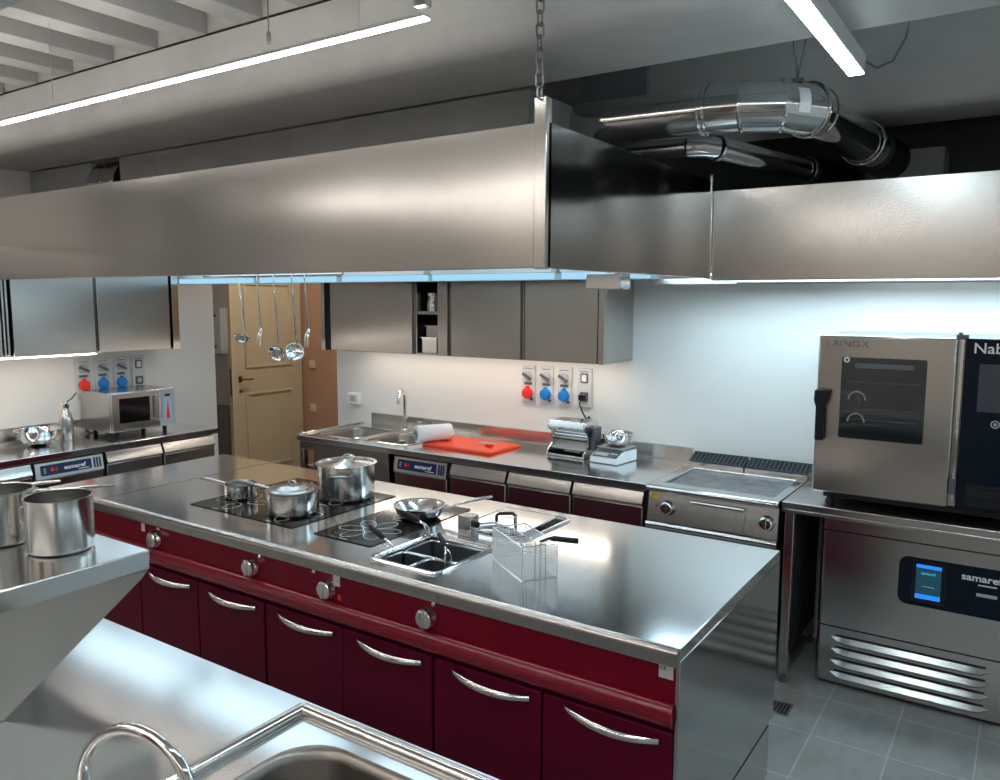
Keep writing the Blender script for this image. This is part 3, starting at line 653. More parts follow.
tag(obj('soap_dispenser', MB().lathe([(0, 0), (.02, 0), (.016, .05), (.022, .07), (0, .07)], 16, T((-3.62, 4.36, .9005))), steel_dull), 'short steel dispenser stub right of the chrome mixer tap', 'dispenser')

# cabinets under the back worktop
t = thing('sink_cabinet', 'steel cabinet under the twin sinks, left end of the back run', 'cabinet', (-3.8, 4.1, 0))
obj('body', MB().box(-4.20, -3.40, 3.80, 4.44, .12, .68), steel_v, t)
obj('apron', MB().box(-4.225, -3.40, 3.775, 3.80, .80, .860), steel_v, t, bev=.002)
obj('front_panel', MB().box(-4.10, -3.43, 3.785, 3.80, .14, .80), steel_v, t, bev=.003)
obj('corner_leg', MB().box(-4.225, -4.185, 3.775, 3.815, 0, .80), steel_v, t, bev=.002)
obj('corner_leg', MB().box(-3.435, -3.40, 3.775, 3.79, 0, .80), steel_v, t, bev=.002)
obj('back_leg', MB().box(-4.225, -4.185, 4.39, 4.43, 0, .86), steel_v, t, bev=.002)
def fridge_counter(name, label, org, ax, doors, panel, y_len, depth, text_rot, group=None):
    """built in a local frame: local x along the front, local -y towards the viewer; org/ax place it"""
    t = thing(name, label, 'refrigerated counter', org, ax)
    x0, x1 = 0, y_len
    obj('body', MB().box(x0, x1, .022, depth, .12, .858), steel_v, t, world=False)
    obj('gasket_gap', MB().box(x0 + .004, x1 - .004, .016, .022, .13, .852), dark, t, world=False)
    for fx in (x0 + .06, x1 - .06): obj('foot', MB().lathe([(0, 0), (.022, 0), (.018, .02), (.018, .12), (0, .12)], 14, T((fx, .08, 0))), steel_dull, t, world=False)
    for a, b in doors:
        d = obj('door', MB().box(a + .009, b - .009, -.018, .016, .14, .770), steel_v, t, world=False, bev=.004)
        pr = [(a + .009, .014, .848), (a + .009, .004, .850), (a + .009, -.004, .846), (a + .009, -.006, .838), (a + .009, -.030, .788), (a + .009, -.030, .780), (a + .009, -.018, .771), (a + .009, .014, .771)]
        obj('pull', MB().poly(pr, (b - a - .018, 0, 0)), steel_h, d, world=False)
    if panel:
        a, b = panel
        obj('door', MB().box(a + .006, b - .006, -.018, .016, .14, .745), steel_v, t, world=False, bev=.004)
        p = obj('control_panel', MB().poly([(a + .004, .014, .845), (a + .004, -.014, .845), (a + .004, -.030, .75), (a + .004, .014, .75)], (b - a - .008, 0, 0)), white_pl if False else galv, t, world=False)
        tl = math.atan2(.016, .095)
        F = T((a + .004, -.030, .75)) @ RX(-tl)
        wd = b - a
        lab = MB().poly([(x, -.0022, zz) for x, zz in rrect(.03, wd * .80, .018, .082, .008, 3)], (0, .0015, 0))
        lb = obj('blue_label', MB().merge(lab, F), bluelab, p, world=False, smooth=False)
        gr = MB()
        for k in range(3): gr.box(wd * .835 + k * .018, wd * .835 + k * .018 + .011, -.0022, -.0005, .018, .082)
        obj('blue_stripe', MB().merge(gr, F), bluelab, p, world=False, smooth=False)
        rc = MB().lathe([(0, 0), (.012, 0), (.012, .002), (0, .002)], 16, T((.10, -.0025, .05)) @ RX(PI / 2)).box(.122, .128, -.0035, -.0022, .04, .06)
        obj('display_light', MB().merge(rc, F), redcap, p, world=False, smooth=False)
        sn = MB().box(.048, .062, -.0035, -.0022, .034, .038).box(.048, .062, -.0035, -.0022, .046, .050).box(.048, .062, -.0035, -.0022, .058, .062)
        obj('symbol', MB().merge(sn, F), mark, p, world=False, smooth=False)
        WM = wmat(t) @ F
        loc = WM @ Vector((wd * .40, -.0028, .040))
        text('logo_lettering', 'samaref', .034, loc, (WM.to_3x3() @ ROT_FRONT), mark, p, sx=1.25, bold=.0012)
        obj('small_print', MB().merge(MB().box(wd * .60, wd * .60 + .07, -.0030, -.0022, .026, .031), F), mark, p, world=False, smooth=False)
    return t
fridge_counter('refrigerated_counter', 'steel refrigerated counter with four doors under the back wall worktop', (-3.385, 3.80, 0), 0, [(.475, .895), (.895, 1.325), (1.325, 1.755)], (.03, .46), 1.765, .62, None)

# items on the back worktop
tag(obj('chopping_board', MB().merge(MB().poly([(x, y, 0) for x, y in rrect(-.275, .275, -.17, .17, .012, 3)], (0, 0, .018)), T((-2.975, 4.10, .9008)) @ RZ(math.radians(-2))), board_m, bev=.003), 'bright orange-red chopping board on the back worktop', 'chopping board')
t = thing('bench_scraper', 'steel scraper with a red plastic grip lying on the chopping board', 'scraper', (-2.87, 4.13, .92), math.radians(-12))
obj('blade', MB().box(-.075, .055, -.02, .06, 0, .0015), steel_dull, t, world=False)
obj('grip', MB().box(.045, .095, -.065, -.03, .0, .018), redcap, t, world=False, bev=.005)
tw = thing('paper_towel_roll', 'printed-wrapped white paper roll beside the chopping board', 'paper roll', (-3.22, 4.02, .9755), math.radians(62))
obj('roll', MB().lathe([(.018, -.12), (.052, -.12), (.055, -.115), (.055, .115), (.052, .12), (.018, .12)], 28, RY(PI / 2), closed=True), towel_m, tw, world=False)
obj('wrap_end', MB().lathe([(.012, 0), (.048, -.001), (.056, .004), (.0565, .03), (.0555, .03), (.0545, .006), (.012, .004)], 28, T((-.127, 0, 0)) @ RY(PI / 2), closed=True), cellar, tw, world=False)
obj('swirl_print', MB().tube([(-.130, (.008 + .0022 * k) * math.cos(k * .8), (.008 + .0022 * k) * math.sin(k * .8)) for k in range(16)], .0022, 6), bluelab, tw, world=False)
# pasta machine
pm = thing('pasta_machine', 'chrome pasta rolling machine on the back worktop below the sockets', 'pasta machine', (-2.295, 4.23, .90), math.radians(-3)); pm.scale = (.98, 1, 1.16)
side = [(-.095, 0), (.095, 0), (.085, .03), (.065, .05), (.06, .12), (.08, .145), (.075, .185), (-.08, .185), (-.10, .15), (-.085, .135), (-.05, .125), (-.045, .06), (-.10, .025)]
for x in (-.135, .125): obj('side_plate', MB().poly([(x, y, z + .001) for y, z in side], (.01, 0, 0)), polished, pm, world=False, bev=.003)
obj('hopper', MB().poly([(-.125, -.102, .155), (-.125, -.082, .188), (-.125, .072, .188), (-.125, .078, .15), (-.125, -.08, .138)], (.25, 0, 0)), polished, pm, world=False, bev=.003)
obj('roller', MB().tube([(-.125, -.02, .118), (.125, -.02, .118)], .018, 18), chrome, pm, world=False)
obj('roller', MB().tube([(-.125, .02, .095), (.125, .02, .095)], .018, 18), chrome, pm, world=False)
obj('chute', MB().poly([(-.125, .03, .07), (-.125, -.06, .04), (-.125, -.06, .037), (-.125, .035, .066)], (.25, 0, 0)), mat('cream_chute', (.6, .57, .5), .4), pm, world=False)
obj('back_plate', MB().box(-.125, .125, .045, .05, .02, .15), dark, pm, world=False)
obj('base', MB().poly([(-.135, -.10, .001), (-.135, .09, .001), (-.135, .09, .012), (-.135, -.10, .012)], (.27, 0, 0)), polished, pm, world=False, bev=.003)
obj('motor', MB().box(.137, .172, -.03, .05, .04, .16), dgrey_pl, pm, world=False, bev=.006)
obj('dial', MB().lathe([(0, 0), (.02, 0), (.016, .012), (0, .014)], 18, T((.1365, -.045, .13)) @ RY(PI / 2)), black, pm, world=False)
# scale with bowl
sc = thing('kitchen_scale', 'white digital kitchen scale on the back worktop', 'scale', (-2.01, 4.20, .90), math.radians(-6)); sc.scale = (.9, .9, 1)
obj('case', MB().poly([(-.105, -.13, .003), (-.105, .12, .003), (-.105, .12, .07), (-.105, -.03, .07), (-.105, -.12, .035)], (.21, 0, 0)), white_pl, sc, world=False, bev=.006)
kp = MB().poly([(-.09, -.1165, .0385), (.09, -.1165, .0385), (.09, -.045, .0665), (-.09, -.045, .0665)], (0, -.0012, .002))
obj('keypad', kp, dgrey_pl, sc, world=False, smooth=False)
obj('display', MB().poly([(-.08, -.105, .0445), (.015, -.105, .0445), (.015, -.075, .0565), (-.08, -.075, .0565)], (0, -.0012, .002)), grey_pl, sc, world=False, smooth=False)
for k in range(3): obj('button', MB().box(.03 + k * .018, .042 + k * .018, -.085, -.075, .054, .059), white_pl, sc, world=False)
obj('weighing_plate', MB().poly([(x, y, .078) for x, y in rrect(-.105, .105, -.05, .125, .02, 3)], (0, 0, .008)).lathe([(.02, .07), (.02, .078)], 12, T((0, .03, 0))), steel_dull, sc, world=False, bev=.002)
def mixing_bowl(name, label, loc, r, h, rim=.008, rb=.4):
    pr = [(0, 0), (r * rb, 0), (r * .72, h * .22), (r * .93, h * .62), (r, h), (r + rim, h + .001), (r + rim, h + .003), (r - .002, h + .0025), (r * .915, h * .62), (r * .70, h * .24), (r * .38, .004), (0, .003)]
    o = obj(name, MB().lathe(pr, 48), chrome, None); o.location = loc; return tag(o, label, 'bowl')
mixing_bowl('mixing_bowl', 'small shiny steel bowl standing on the white kitchen scale', (-2.005, 4.235, .9868), .092, .075)
# sockets
def socket_plate(kind, label, loc, rz):
    """local frame: x along the wall, -y out of the wall"""
    t = thing('socket_panel', label, 'socket', loc, rz, None)
    obj('plate', MB().poly([(x, 0, z) for x, z in rrect(-.05, .05, -.125, .125, .006, 2)], (0, -.016, 0)), mat('light_grey_plastic', (.60, .61, .63), .4), t, world=False, bev=.003)
    sm = MB()
    for sx in (-.042, .042):
        for sz in (-.115, -.058, .0, .115): sm.lathe([(0, 0), (.004, 0), (.003, .002), (0, .002)], 8, T((sx, -.016, sz)) @ RX(PI / 2))
    obj('screw', sm, galv, t, world=False)
    obj('print', MB().box(-.03, .03, -.0175, -.016, .100, .104), dgrey_pl, t, world=False, smooth=False)
    if kind in ('red', 'blue'):
        obj('switch_dial', MB().lathe([(0, 0), (.032, 0), (.031, .012), (.022, .016), (0, .016)], 22, T((0, -.016, .055)) @ RX(PI / 2)), grey_pl, t, world=False)
        obj('switch_lever', MB().merge(MB().box(-.038, .038, -.012, 0, -.009, .009), T((0, -.032, .052)) @ RY(math.radians(28))), dgrey_pl, t, world=False, bev=.003)
        obj('rating_print', MB().box(-.030, .030, -.0178, -.016, -.006, .012), dgrey_pl, t, world=False, smooth=False)
        obj('socket_cap', MB().lathe([(0, 0), (.037, 0), (.037, .022), (.032, .030), (.012, .032), (0, .032)], 26, T((0, -.016, -.060)) @ RX(PI / 2)).box(-.009, .009, -.042, -.016, -.028, -.012), redcap if kind == 'red' else bluecap, t, world=False, bev=.002)
        obj('mounting_tab', MB().box(.018, .04, -.024, -.016, -.108, -.092), dgrey_pl, t, world=False)
    else:
        f1 = MB().poly([(x, -.016, z) for x, z in rrect(-.026, .026, .030, .092, .008, 2)], (0, -.006, 0))
        obj('switch_frame', f1, dgrey_pl, t, world=False)
        obj('rocker', MB().box(-.017, .017, -.026, -.021, .040, .083), white_pl, t, world=False, bev=.003)
        f2 = MB().poly([(x, -.016, z) for x, z in rrect(-.028, .028, -.088, -.028, .008, 2)], (0, -.008, 0))
        obj('outlet_frame', f2, dgrey_pl, t, world=False)
        obj('outlet', MB().lathe([(0, 0), (.019, 0), (.017, .003), (0, .003)], 18, T((0, -.024, -.058)) @ RX(PI / 2)), grey_pl, t, world=False)
    return t
kinds = ['red', 'blue', 'blue', 'plain']; xs = [-2.75, -2.613, -2.477, -2.333]
lb = ['grey socket panel with a red cap on the back wall', 'grey socket panel with a blue cap on the back wall, next to the red one', 'grey socket panel with a blue cap on the back wall, next to the plain outlet', 'grey switch and outlet panel without cap on the back wall, cable plugged in']
ys = [2.965, 3.103, 3.241, 3.381]
lb2 = ['grey socket panel with a red cap above the microwave', 'grey socket panel with a blue cap above the microwave, next to the red one', 'grey socket panel with a blue cap above the microwave, next to the plain outlet', 'grey switch and outlet panel without cap on the left wall above the microwave']
for i in range(4):
    socket_plate(kinds[i], lb[i], (xs[i], 4.449, 1.292), 0)
    socket_plate(kinds[i], lb2[i], (-5.519, ys[i], 1.298), PI / 2)
tag(obj('power_cable', MB().tube([(-2.333, 4.40, 1.235), (-2.333, 4.37, 1.20), (-2.32, 4.38, 1.15), (-2.30, 4.40, 1.10), (-2.27, 4.38, 1.12), (-2.24, 4.37, 1.08), (-2.25, 4.35, 1.03), (-2.21, 4.33, 1.0), (-2.19, 4.29, .96), (-2.185, 4.24, .99), (-2.19, 4.20, 1.0)], .005, 8).box(-2.35, -2.316, 4.385, 4.422, 1.215, 1.25), black), 'black cable and plug running from the wall outlet to the pasta machine', 'cable')
tag(obj('power_cable', MB().tube([(-2.27, 4.39, 1.12), (-2.30, 4.37, 1.08), (-2.25, 4.36, 1.05), (-2.21, 4.37, 1.09), (-2.19, 4.36, 1.02), (-2.16, 4.33, .95), (-2.17, 4.30, .908)], .0045, 8), black), 'loose loop of thin black cable behind the pasta machine', 'cable')
t = thing('thermostat_box', 'small white wall box with a grey window above the left sink', 'wall box', (-4.32, 4.45, 1.05))
obj('case', MB().box(-4.385, -4.265, 4.41, 4.449, 1.035, 1.125), white_pl, t, bev=.008)
obj('window', MB().box(-4.355, -4.30, 4.406, 4.411, 1.06, 1.105), grey_pl, t, bev=.001)

# ------------------------------------------------------------------ wall cabinets
def led_strip(x0, x1, y0, y1, z, m, parent): return obj('led_strip', MB().box(x0, x1, y0, y1, z - .006, z), m, parent, smooth=False)
warm = tube_glow('under_cabinet_led', NEUT, L_CAB)
def wall_cabinet(label, x0, x1, yf, yb, z0, z1, doors=None, frame=.02, ledm=None, rot=False, leds=True):
    """rot=False: cabinet on the back wall; rot=True: on the left wall (x->y, y->x swap)"""
    def bx(a0, a1, b0, b1, c0, c1):
        return (MB().box(a0, a1, b0, b1, c0, c1) if not rot else MB().box(-b1, -b0, a0, a1, c0, c1))
    cx = (x0 + x1) / 2; t = thing('wall_cabinet', label, 'wall cabinet', ((cx, yb, z0) if not rot else (-yb, cx, z0)), 0, None)
    th = .012
    sh = bx(x0, x1, yf + .02, yb, z0, z0 + th).merge(bx(x0, x1, yf + .02, yb, z1 - th, z1)).merge(bx(x0, x0 + th, yf + .02, yb, z0 + th, z1 - th)).merge(bx(x1 - th, x1, yf + .02, yb, z0 + th, z1 - th)).merge(bx(x0 + th, x1 - th, yb - th, yb, z0 + th, z1 - th))
    obj('carcass', sh, steel_v, t, bev=.001)
    for a, b in (doors or []): obj('door', bx(a, b, yf, yf + .018, z0 + .002, z1 - .002), steel_v, t, bev=.003)
    return t
Zb = 1.478
c1 = wall_cabinet('steel wall cabinet on the back wall, left of the open shelves', -4.283, -3.42, 4.06, 4.448, Zb, 2.15, [(-4.19, -3.43)])
obj('end_post', MB().box(-4.283, -4.25, 4.062, 4.08, Zb, 2.15), polished, c1); obj('shadow_gap', MB().box(-4.25, -4.192, 4.072, 4.08, Zb, 2.15), dark, c1)
c2 = wall_cabinet('narrow open steel wall shelf unit holding pitchers and boxes', -3.415, -3.13, 4.06, 4.448, Zb, 2.15, [(-3.215, -3.135)])
obj('shelf', MB().box(-3.40, -3.145, 4.09, 4.436, 1.745, 1.765), steel_v, c2)
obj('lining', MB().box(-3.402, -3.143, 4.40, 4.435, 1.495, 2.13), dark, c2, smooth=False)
c3 = wall_cabinet('steel wall cabinet on the back wall, middle one right of the open shelves', -3.125, -2.565, 4.06, 4.448, Zb, 2.15, [(-3.10, -2.58)])
c4 = wall_cabinet('steel wall cabinet at the right end of the row on the back wall', -2.56, -2.015, 4.06, 4.448, Zb, 2.15, [(-2.545, -2.06)])
led_strip(-4.2, -2.06, 4.22, 4.29, Zb - .001, warm, c3)
obj('end_strip', MB().box(-2.052, -2.016, 4.058, 4.08, Zb, 2.15), steel_v, c4)
# things on the open shelves
def pitcher(loc, r, h, label, flip=1):
    t = thing('milk_pitcher', label, 'pitcher', loc)
    obj('body', MB().lathe([(0, 0), (r, 0), (r * 1.02, h * .3), (r * .82, h * .75), (r * .95, h), (r * .9, h), (r * .76, h * .75), (r * .95, h * .3), (r * .93, .003), (0, .003)], 24), chrome, t, world=False)
    obj('handle', MB().tube([(r * .9 * flip, 0, h * .85), (r * 1.5 * flip, 0, h * .85), (r * 1.6 * flip, 0, h * .5), (r * flip, 0, h * .3)], .004, 8), chrome, t, world=False)
    return t
pitcher((-3.325, 4.16, 1.766), .045, .12, 'steel pitcher on the upper open shelf, the front left one')
pitcher((-3.235, 4.22, 1.766), .04, .09, 'smaller steel pitcher on the upper open shelf, behind the right frame')
def pan_small(loc, w, d, h, rz, label):
    t = thing('food_container', label, 'container', loc, rz)
    m = MB(); e = .003
    m.box(-w, w, -d, -d + e, .002, h).box(-w, w, d - e, d, .002, h).box(-w, -w + e, -d + e, d - e, .002, h).box(w - e, w, -d + e, d - e, .002, h).box(-w, w, -d, d, 0, .003)
    obj('tray', m, polished, t, world=False); obj('flange', MB().plate(-w - .01, w + .01, -d - .01, d + .01, h, h + .004, ((-w, w, -d, d),)), chrome, t, world=False); return t
pan_small((-3.315, 4.20, 1.491), .060, .10, .10, 0, 'steel food container at the bottom of the open shelf unit')
pan_small((-3.315, 4.20, 1.597), .050, .08, .07, .2, 'small steel food container stacked on the other in the open shelf unit')
# left wall cabinets
l1 = wall_cabinet('steel wall cabinet on the left wall at the picture edge', 1.30, 2.35, 5.2, 5.519, Zb, 2.15, [(1.32, 2.32)], rot=True)
# swap puts the front at x=-5.2
l2 = wall_cabinet('steel wall cabinet on the left wall above the steel bowl, bluish reflection', 2.36, 2.912, 5.2, 5.519, Zb, 2.15, [(2.385, 2.90)], rot=True)
l3 = wall_cabinet('steel wall cabinet on the left wall above the microwave', 2.918, 3.53, 5.2, 5.519, Zb, 2.15, [(2.922, 3.455)], rot=True)
obj('end_strip', MB().box(-5.218, -5.198, 3.475, 3.529, Zb, 2.15), polished, l3)
obj('led_strip', MB().box(-5.265, -5.205, 1.35, 2.90, Zb - .008, Zb - .001), warm, l2, smooth=False)

# ------------------------------------------------------------------ left counter
LXF = -4.93
t = thing('steel_worktop', 'steel worktop with backsplash along the left wall under the microwave', 'worktop', (-5.2, 2.0, .86))
obj('top', MB().box(-5.515, LXF, .2, 3.63, .860, .90), steel_top, t, bev=.003)
obj('backsplash', MB().box(-5.518, -5.495, .2, 3.10, .9005, 1.0), steel_h, t, bev=.002)
obj('raised_edge', MB().box(-5.494, -5.47, .2, 3.10, .9003, .907), polished, t, bev=.002)
fridge_counter('refrigerated_counter', 'steel refrigerated counter with a blue control label under the left worktop', (-4.965, .75, 0), PI / 2, [(.05, .60), (.60, 1.16), (1.16, 1.58), (2.03, 2.44), (2.44, 2.865)], (1.585, 2.015), 2.87, .53, None)
mw = thing('microwave_oven', 'small steel microwave oven with a black window on the left worktop', 'microwave', (-5.3, 3.15, .90))
MX, MY0, MY1, MZ0, MZ1 = -5.12, 2.935, 3.415, .935, 1.205
obj('case', MB().box(-5.49, MX - .02, MY0, MY1, MZ0, MZ1), steel_v, mw, bev=.004)
obj('door', MB().box(MX - .02, MX, MY0 + .004, 3.29, MZ0 + .004, MZ1 - .004), steel_v, mw, bev=.003)
obj('window', MB().box(MX, MX + .003, MY0 + .055, 3.215, MZ0 + .06, MZ1 - .04), glass_black, mw)
obj('window_frame', MB().box(MX - .001, MX + .0025, MY0 + .045, 3.235, MZ0 + .045, MZ1 - .03), steel_h, mw)
obj('control_panel', MB().box(MX - .02, MX, 3.292, MY1 - .003, MZ0 + .004, MZ1 - .004), grey_pl, mw, bev=.002)
obj('display', MB().box(MX, MX + .002, 3.335, 3.375, MZ1 - .055, MZ1 - .038), black, mw)
obj('keypad', MB().box(MX, MX + .002, 3.325, 3.385, MZ0 + .05, MZ1 - .065), mat('pale_blue_label', (.45, .55, .70), .4), mw)
obj('key_print', MB().poly([(MX + .002, 3.34, MZ0 + .055), (MX + .002, 3.37, MZ0 + .055), (MX + .002, 3.355, MZ1 - .075)], (.001, 0, 0)), redcap, mw, smooth=False)
obj('handle', MB().tube([(MX, 3.268, MZ0 + .055), (MX + .035, 3.268, MZ0 + .065), (MX + .035, 3.268, MZ1 - .05), (MX, 3.268, MZ1 - .04)], .009, 10), chrome, mw)
for x in (MX - .05, -5.44):
    for y in (MY0 + .06, MY1 - .06): obj('foot', MB().lathe([(0, 0), (.014, 0), (.016, .036), (0, .036)], 14, T((x, y, .9005))), black, mw)
mixing_bowl('mixing_bowl', 'wide shiny steel bowl on the left worktop beside the cream siphon', (-5.30, 2.54, .9005), .128, .098, .010, .3)
t = thing('cream_siphon', 'steel cream siphon bottle standing between the bowl and the microwave', 'siphon', (-5.33, 2.74, .90))
obj('bottle', MB().lathe([(0, 0), (.042, 0), (.043, .01), (.043, .13), (.036, .17), (.022, .205), (.02, .215), (0, .215)], 28, T((-5.33, 2.74, .9005))), steel_pot, t)
obj('head', MB().lathe([(0, 0), (.024, 0), (.025, .022), (.012, .032), (.010, .045), (0, .045)], 20, T((-5.33, 2.74, 1.115))), chrome, t)
obj('lever', MB().tube([(-5.33, 2.75, 1.155), (-5.32, 2.78, 1.175), (-5.30, 2.80, 1.215)], .005, 8), dgrey_pl, t)
obj('nozzle', MB().tube([(-5.33, 2.74, 1.15), (-5.31, 2.705, 1.15), (-5.305, 2.695, 1.135), (-5.30, 2.685, .99)], [.006, .008, .006, .004], 8), mat('copper_tint', (.66, .52, .44), .3, 1.), t)

# ------------------------------------------------------------------ griddle module
GX0, GX1 = -1.608, -.945
g = thing('griddle_range', 'steel griddle unit with two knobs at the back wall right of the worktop', 'griddle', (-1.28, 4.1, 0))
obj('top_frame', MB().plate(GX0, GX1, 3.765, 4.44, .868, .902, ((GX0 + .06, GX1 - .045, 3.85, 4.29),)), polished, g, bev=.004)
obj('cooking_plate', MB().box(GX0 + .062, GX1 - .047, 3.852, 4.288, .868, .889), griddle_m, g, bev=.003)
obj('front_roll', MB().tube([(GX0, 3.768, .885), (GX1, 3.768, .885)], .017, 14), polished, g)
for (a, b) in ((GX0 + .01, -1.285), (-1.275, GX1 - .0)):
    obj('flue_base', MB().box(a, b, 4.33, 4.44, .902, .925), polished, g)
    v = obj('flue_grille', MB().poly([(a, 4.34, .925), (a, 4.436, .925), (a, 4.436, .963), (a, 4.428, .963), (a, 4.345, .932)], (b - a, 0, 0)), dark, g, smooth=False)
    n = int((b - a) / .0235); sl = MB()
    for k in range(n + 1): sl.poly([(a + k * .0235, 4.343, .932), (a + k * .0235, 4.428, .964), (a + k * .0235, 4.432, .968), (a + k * .0235, 4.338, .930)], (.007, 0, 0))
    sl.tube([(a, 4.340, .930), (b, 4.340, .930)], .004, 6).tube([(a, 4.430, .966), (b, 4.430, .966)], .004, 6)
    obj('grille_slat', sl, mat('blackened_steel', (.06, .075, .09), .35, .5), v, smooth=False)
obj('body', MB().box(GX0 + .004, GX1 - .004, 3.80, 4.44, .08, .868), steel_v, g)
obj('fascia', MB().poly([(GX0 + .002, 3.766, .715), (GX0 + .002, 3.792, .862), (GX0 + .002, 3.81, .862), (GX0 + .002, 3.81, .715)], (GX1 - GX0 - .004, 0, 0)), steel_v, g, bev=.002)
dr = obj('drip_tray', MB().poly([(-1.37, 3.756, .722), (-1.37, 3.776, .835), (-1.37, 3.79, .835), (-1.37, 3.79, .722)], (.265, 0, 0)), steel_v, g, bev=.002)
obj('tray_pull', MB().tube([(-1.37, 3.766, .837), (-1.105, 3.766, .837)], .010, 12), polished, dr)
knob(-1.497, 3.778, .790, g, .034); knob(-.998, 3.778, .790, g, .034)
obj('warning_sticker', MB().box(-1.59, -1.555, 3.783, 3.7865, .825, .852), mat('yellow_sticker', (.75, .50, .02), .5), g)
for x in (-1.56, -.962): obj('pilot_light', MB().lathe([(0, 0), (.006, 0), (.005, .004), (0, .004)], 12, T((x, 3.782, .79)) @ RX(PI / 2)), black, g)
obj('bumper_rail', MB().tube([(GX0, 3.772, .692), (GX1, 3.772, .692)], .020, 14), polished, g)
obj('door', MB().box(GX0 + .006, GX1 - .008, 3.782, 3.80, .12, .665), steel_v, g, bev=.003)
obj('door_handle', MB().tube([(-.995, 3.775, .62), (-.995, 3.745, .61), (-.995, 3.745, .40), (-.995, 3.775, .39)], .009, 10), polished, g)
obj('foot', MB().lathe([(0, 0), (.025, 0), (.02, .08), (0, .08)], 14, T((GX0 + .06, 3.86, 0))), black, g)
obj('foot', MB().lathe([(0, 0), (.025, 0), (.02, .08), (0, .08)], 14, T((GX1 - .06, 3.86, 0))), black, g)

# ------------------------------------------------------------------ oven table, oven, blast chiller
t = thing('oven_table', 'steel table on square legs carrying the combi oven', 'table', (.1, 4.1, 0))
obj('tabletop', MB().box(-.938, 1.15, 3.80, 4.44, .868, .90).box(-.938, 1.15, 3.80, 3.812, .850, .868), steel_h, t, bev=.003)
for x in (-.925, 1.09):
    for y in (3.815, 4.37):
        l = obj('leg', MB().box(x, x + .042, y, y + .042, .045, .868), steel_v, t, bev=.003)
        obj('levelling_foot', MB().lathe([(0, 0), (.020, 0), (.018, .018), (.012, .02), (.012, .046), (0, .046)], 14, T((x + .021, y + .021, 0))), dgrey_pl, l)
obj('side_panel', MB().box(-.893, -.885, 3.87, 4.40, .15, .862), dark, t)  # near-black sheet put in for the shadow under the table
obj('side_rail', MB().box(-.918, -.895, 3.86, 4.37, .14, .17), steel_v, t)
ov = thing('combi_oven', 'large steel combi oven with a glass door and dark control panel on the table', 'oven', (-.3, 4.1, .90))
OF, O0, O1, Z0, Z1 = 3.86, -.82, .10, .958, 1.690
obj('cabinet', MB().box(O0 + .01, O1, OF + .035, 4.40, Z0, Z1), steel_v, ov, bev=.004)
d = obj('door', MB().box(O0, -.262, OF, OF + .034, Z0 + .0, Z1), steel_v, ov, bev=.008)
obj('window', MB().poly([(x, OF - .001, z) for x, z in rrect(-.716, -.371, 1.222, 1.592, .008, 2)], (0, .004, 0)), mat('oven_window_glass', (.012, .018, .022), .05, coat=1.), d, smooth=False)
for k, zz in enumerate((1.32, 1.41)): pass
obj('window_border', MB().plate(-.722, -.365, -1.598, -1.216, 0, .002, ((-.712, -.375, -1.588, -1.226),)).merge(MB()), dark, None) if False else None
lightbar = MB().box(-.66, -.42, OF - .0016, OF - .0009, 1.545, 1.567)  # pale bar painted on the glass as the light inside the oven
obj('painted_inner_light', lightbar, mat('inner_light_paint', (.12, .14, .15), .3), d, smooth=False)
rk = MB()
for zz in (1.31, 1.36, 1.48): rk.box(-.69, -.40, OF - .0016, OF - .0010, zz, zz + .004)
obj('rack_line', rk, mat('dim_rack', (.07, .065, .06), .3), d, smooth=False)
fm = MB()
for zz in (1.30, 1.40): obj('fan_ring', MB().tube([(-.645 + .035 * math.cos(a), OF - .0015, zz + .038 * math.sin(a)) for a in [PI * k / 10 for k in range(11)]], .0035, 6), steel_dull, d)
obj('door_badge', MB().lathe([(.006, 0), (.013, 0), (.013, .002), (.006, .002)], 18, T((-.695, OF - .001, 1.580)) @ RX(PI / 2), closed=True), mark, d)
text('embossed_lettering', 'LAINOX', .042, (-.785, OF - .0002, 1.638), ROT_FRONT, mat('engraved_grey', (.17, .165, .16), .5), d, sx=1.15)
obj('handle', MB().poly([(-.820, OF - .045, 1.44), (-.755, OF - .045, 1.44), (-.762, OF - .045, 1.385), (-.775, OF - .045, 1.36), (-.772, OF - .045, 1.205), (-.812, OF - .045, 1.205), (-.812, OF - .045, 1.36), (-.822, OF - .045, 1.39)], (0, .024, 0)).box(-.81, -.765, OF - .022, OF, 1.37, 1.43), black, d, bev=.008, seg=3)
obj('hinge_strip', MB().box(-.252, -.238, OF + .004, OF + .03, Z0 + .03, Z1 - .004), polished, ov, bev=.002)
obj('top_hinge', MB().box(-.27, -.225, OF + .01, OF + .04, Z1, Z1 + .014).lathe([(0, 0), (.008, 0), (.008, .012), (0, .012)], 10, T((-.255, OF + .02, Z1 + .012))), dgrey_pl, ov)
obj('bottom_hinge', MB().box(-.26, -.235, OF - .004, OF + .02, Z0 + .06, Z0 + .13), dgrey_pl, ov)
cp = obj('control_panel', MB().box(-.234, O1 + .002, OF + .0, OF + .034, Z0 + .005, Z1), navy, ov, bev=.004)
obj('touch_screen', MB().box(-.178, .06, OF - .0015, OF + .001, 1.385, 1.585), mat('grey_touch_screen', (.055, .062, .075), .2), cp)
text('logo_lettering', 'Naboo', .062, (-.205, OF - .001, 1.630), ROT_FRONT, mark, cp, sx=1.05, bold=.0006)
obj('selector_ring', MB().lathe([(.012, 0), (.017, 0), (.017, .002), (.012, .002)], 20, T((-.108, OF - .0005, 1.335)) @ RX(PI / 2), closed=True).lathe([(0, 0), (.007, 0), (.007, .002), (0, .002)], 14, T((-.108, OF - .0005, 1.335)) @ RX(PI / 2)), grey_pl, cp)
obj('lower_drawer', MB().box(-.20, O1 - .02, OF - .002, OF + .002, .975, 1.07), black, cp, bev=.003)
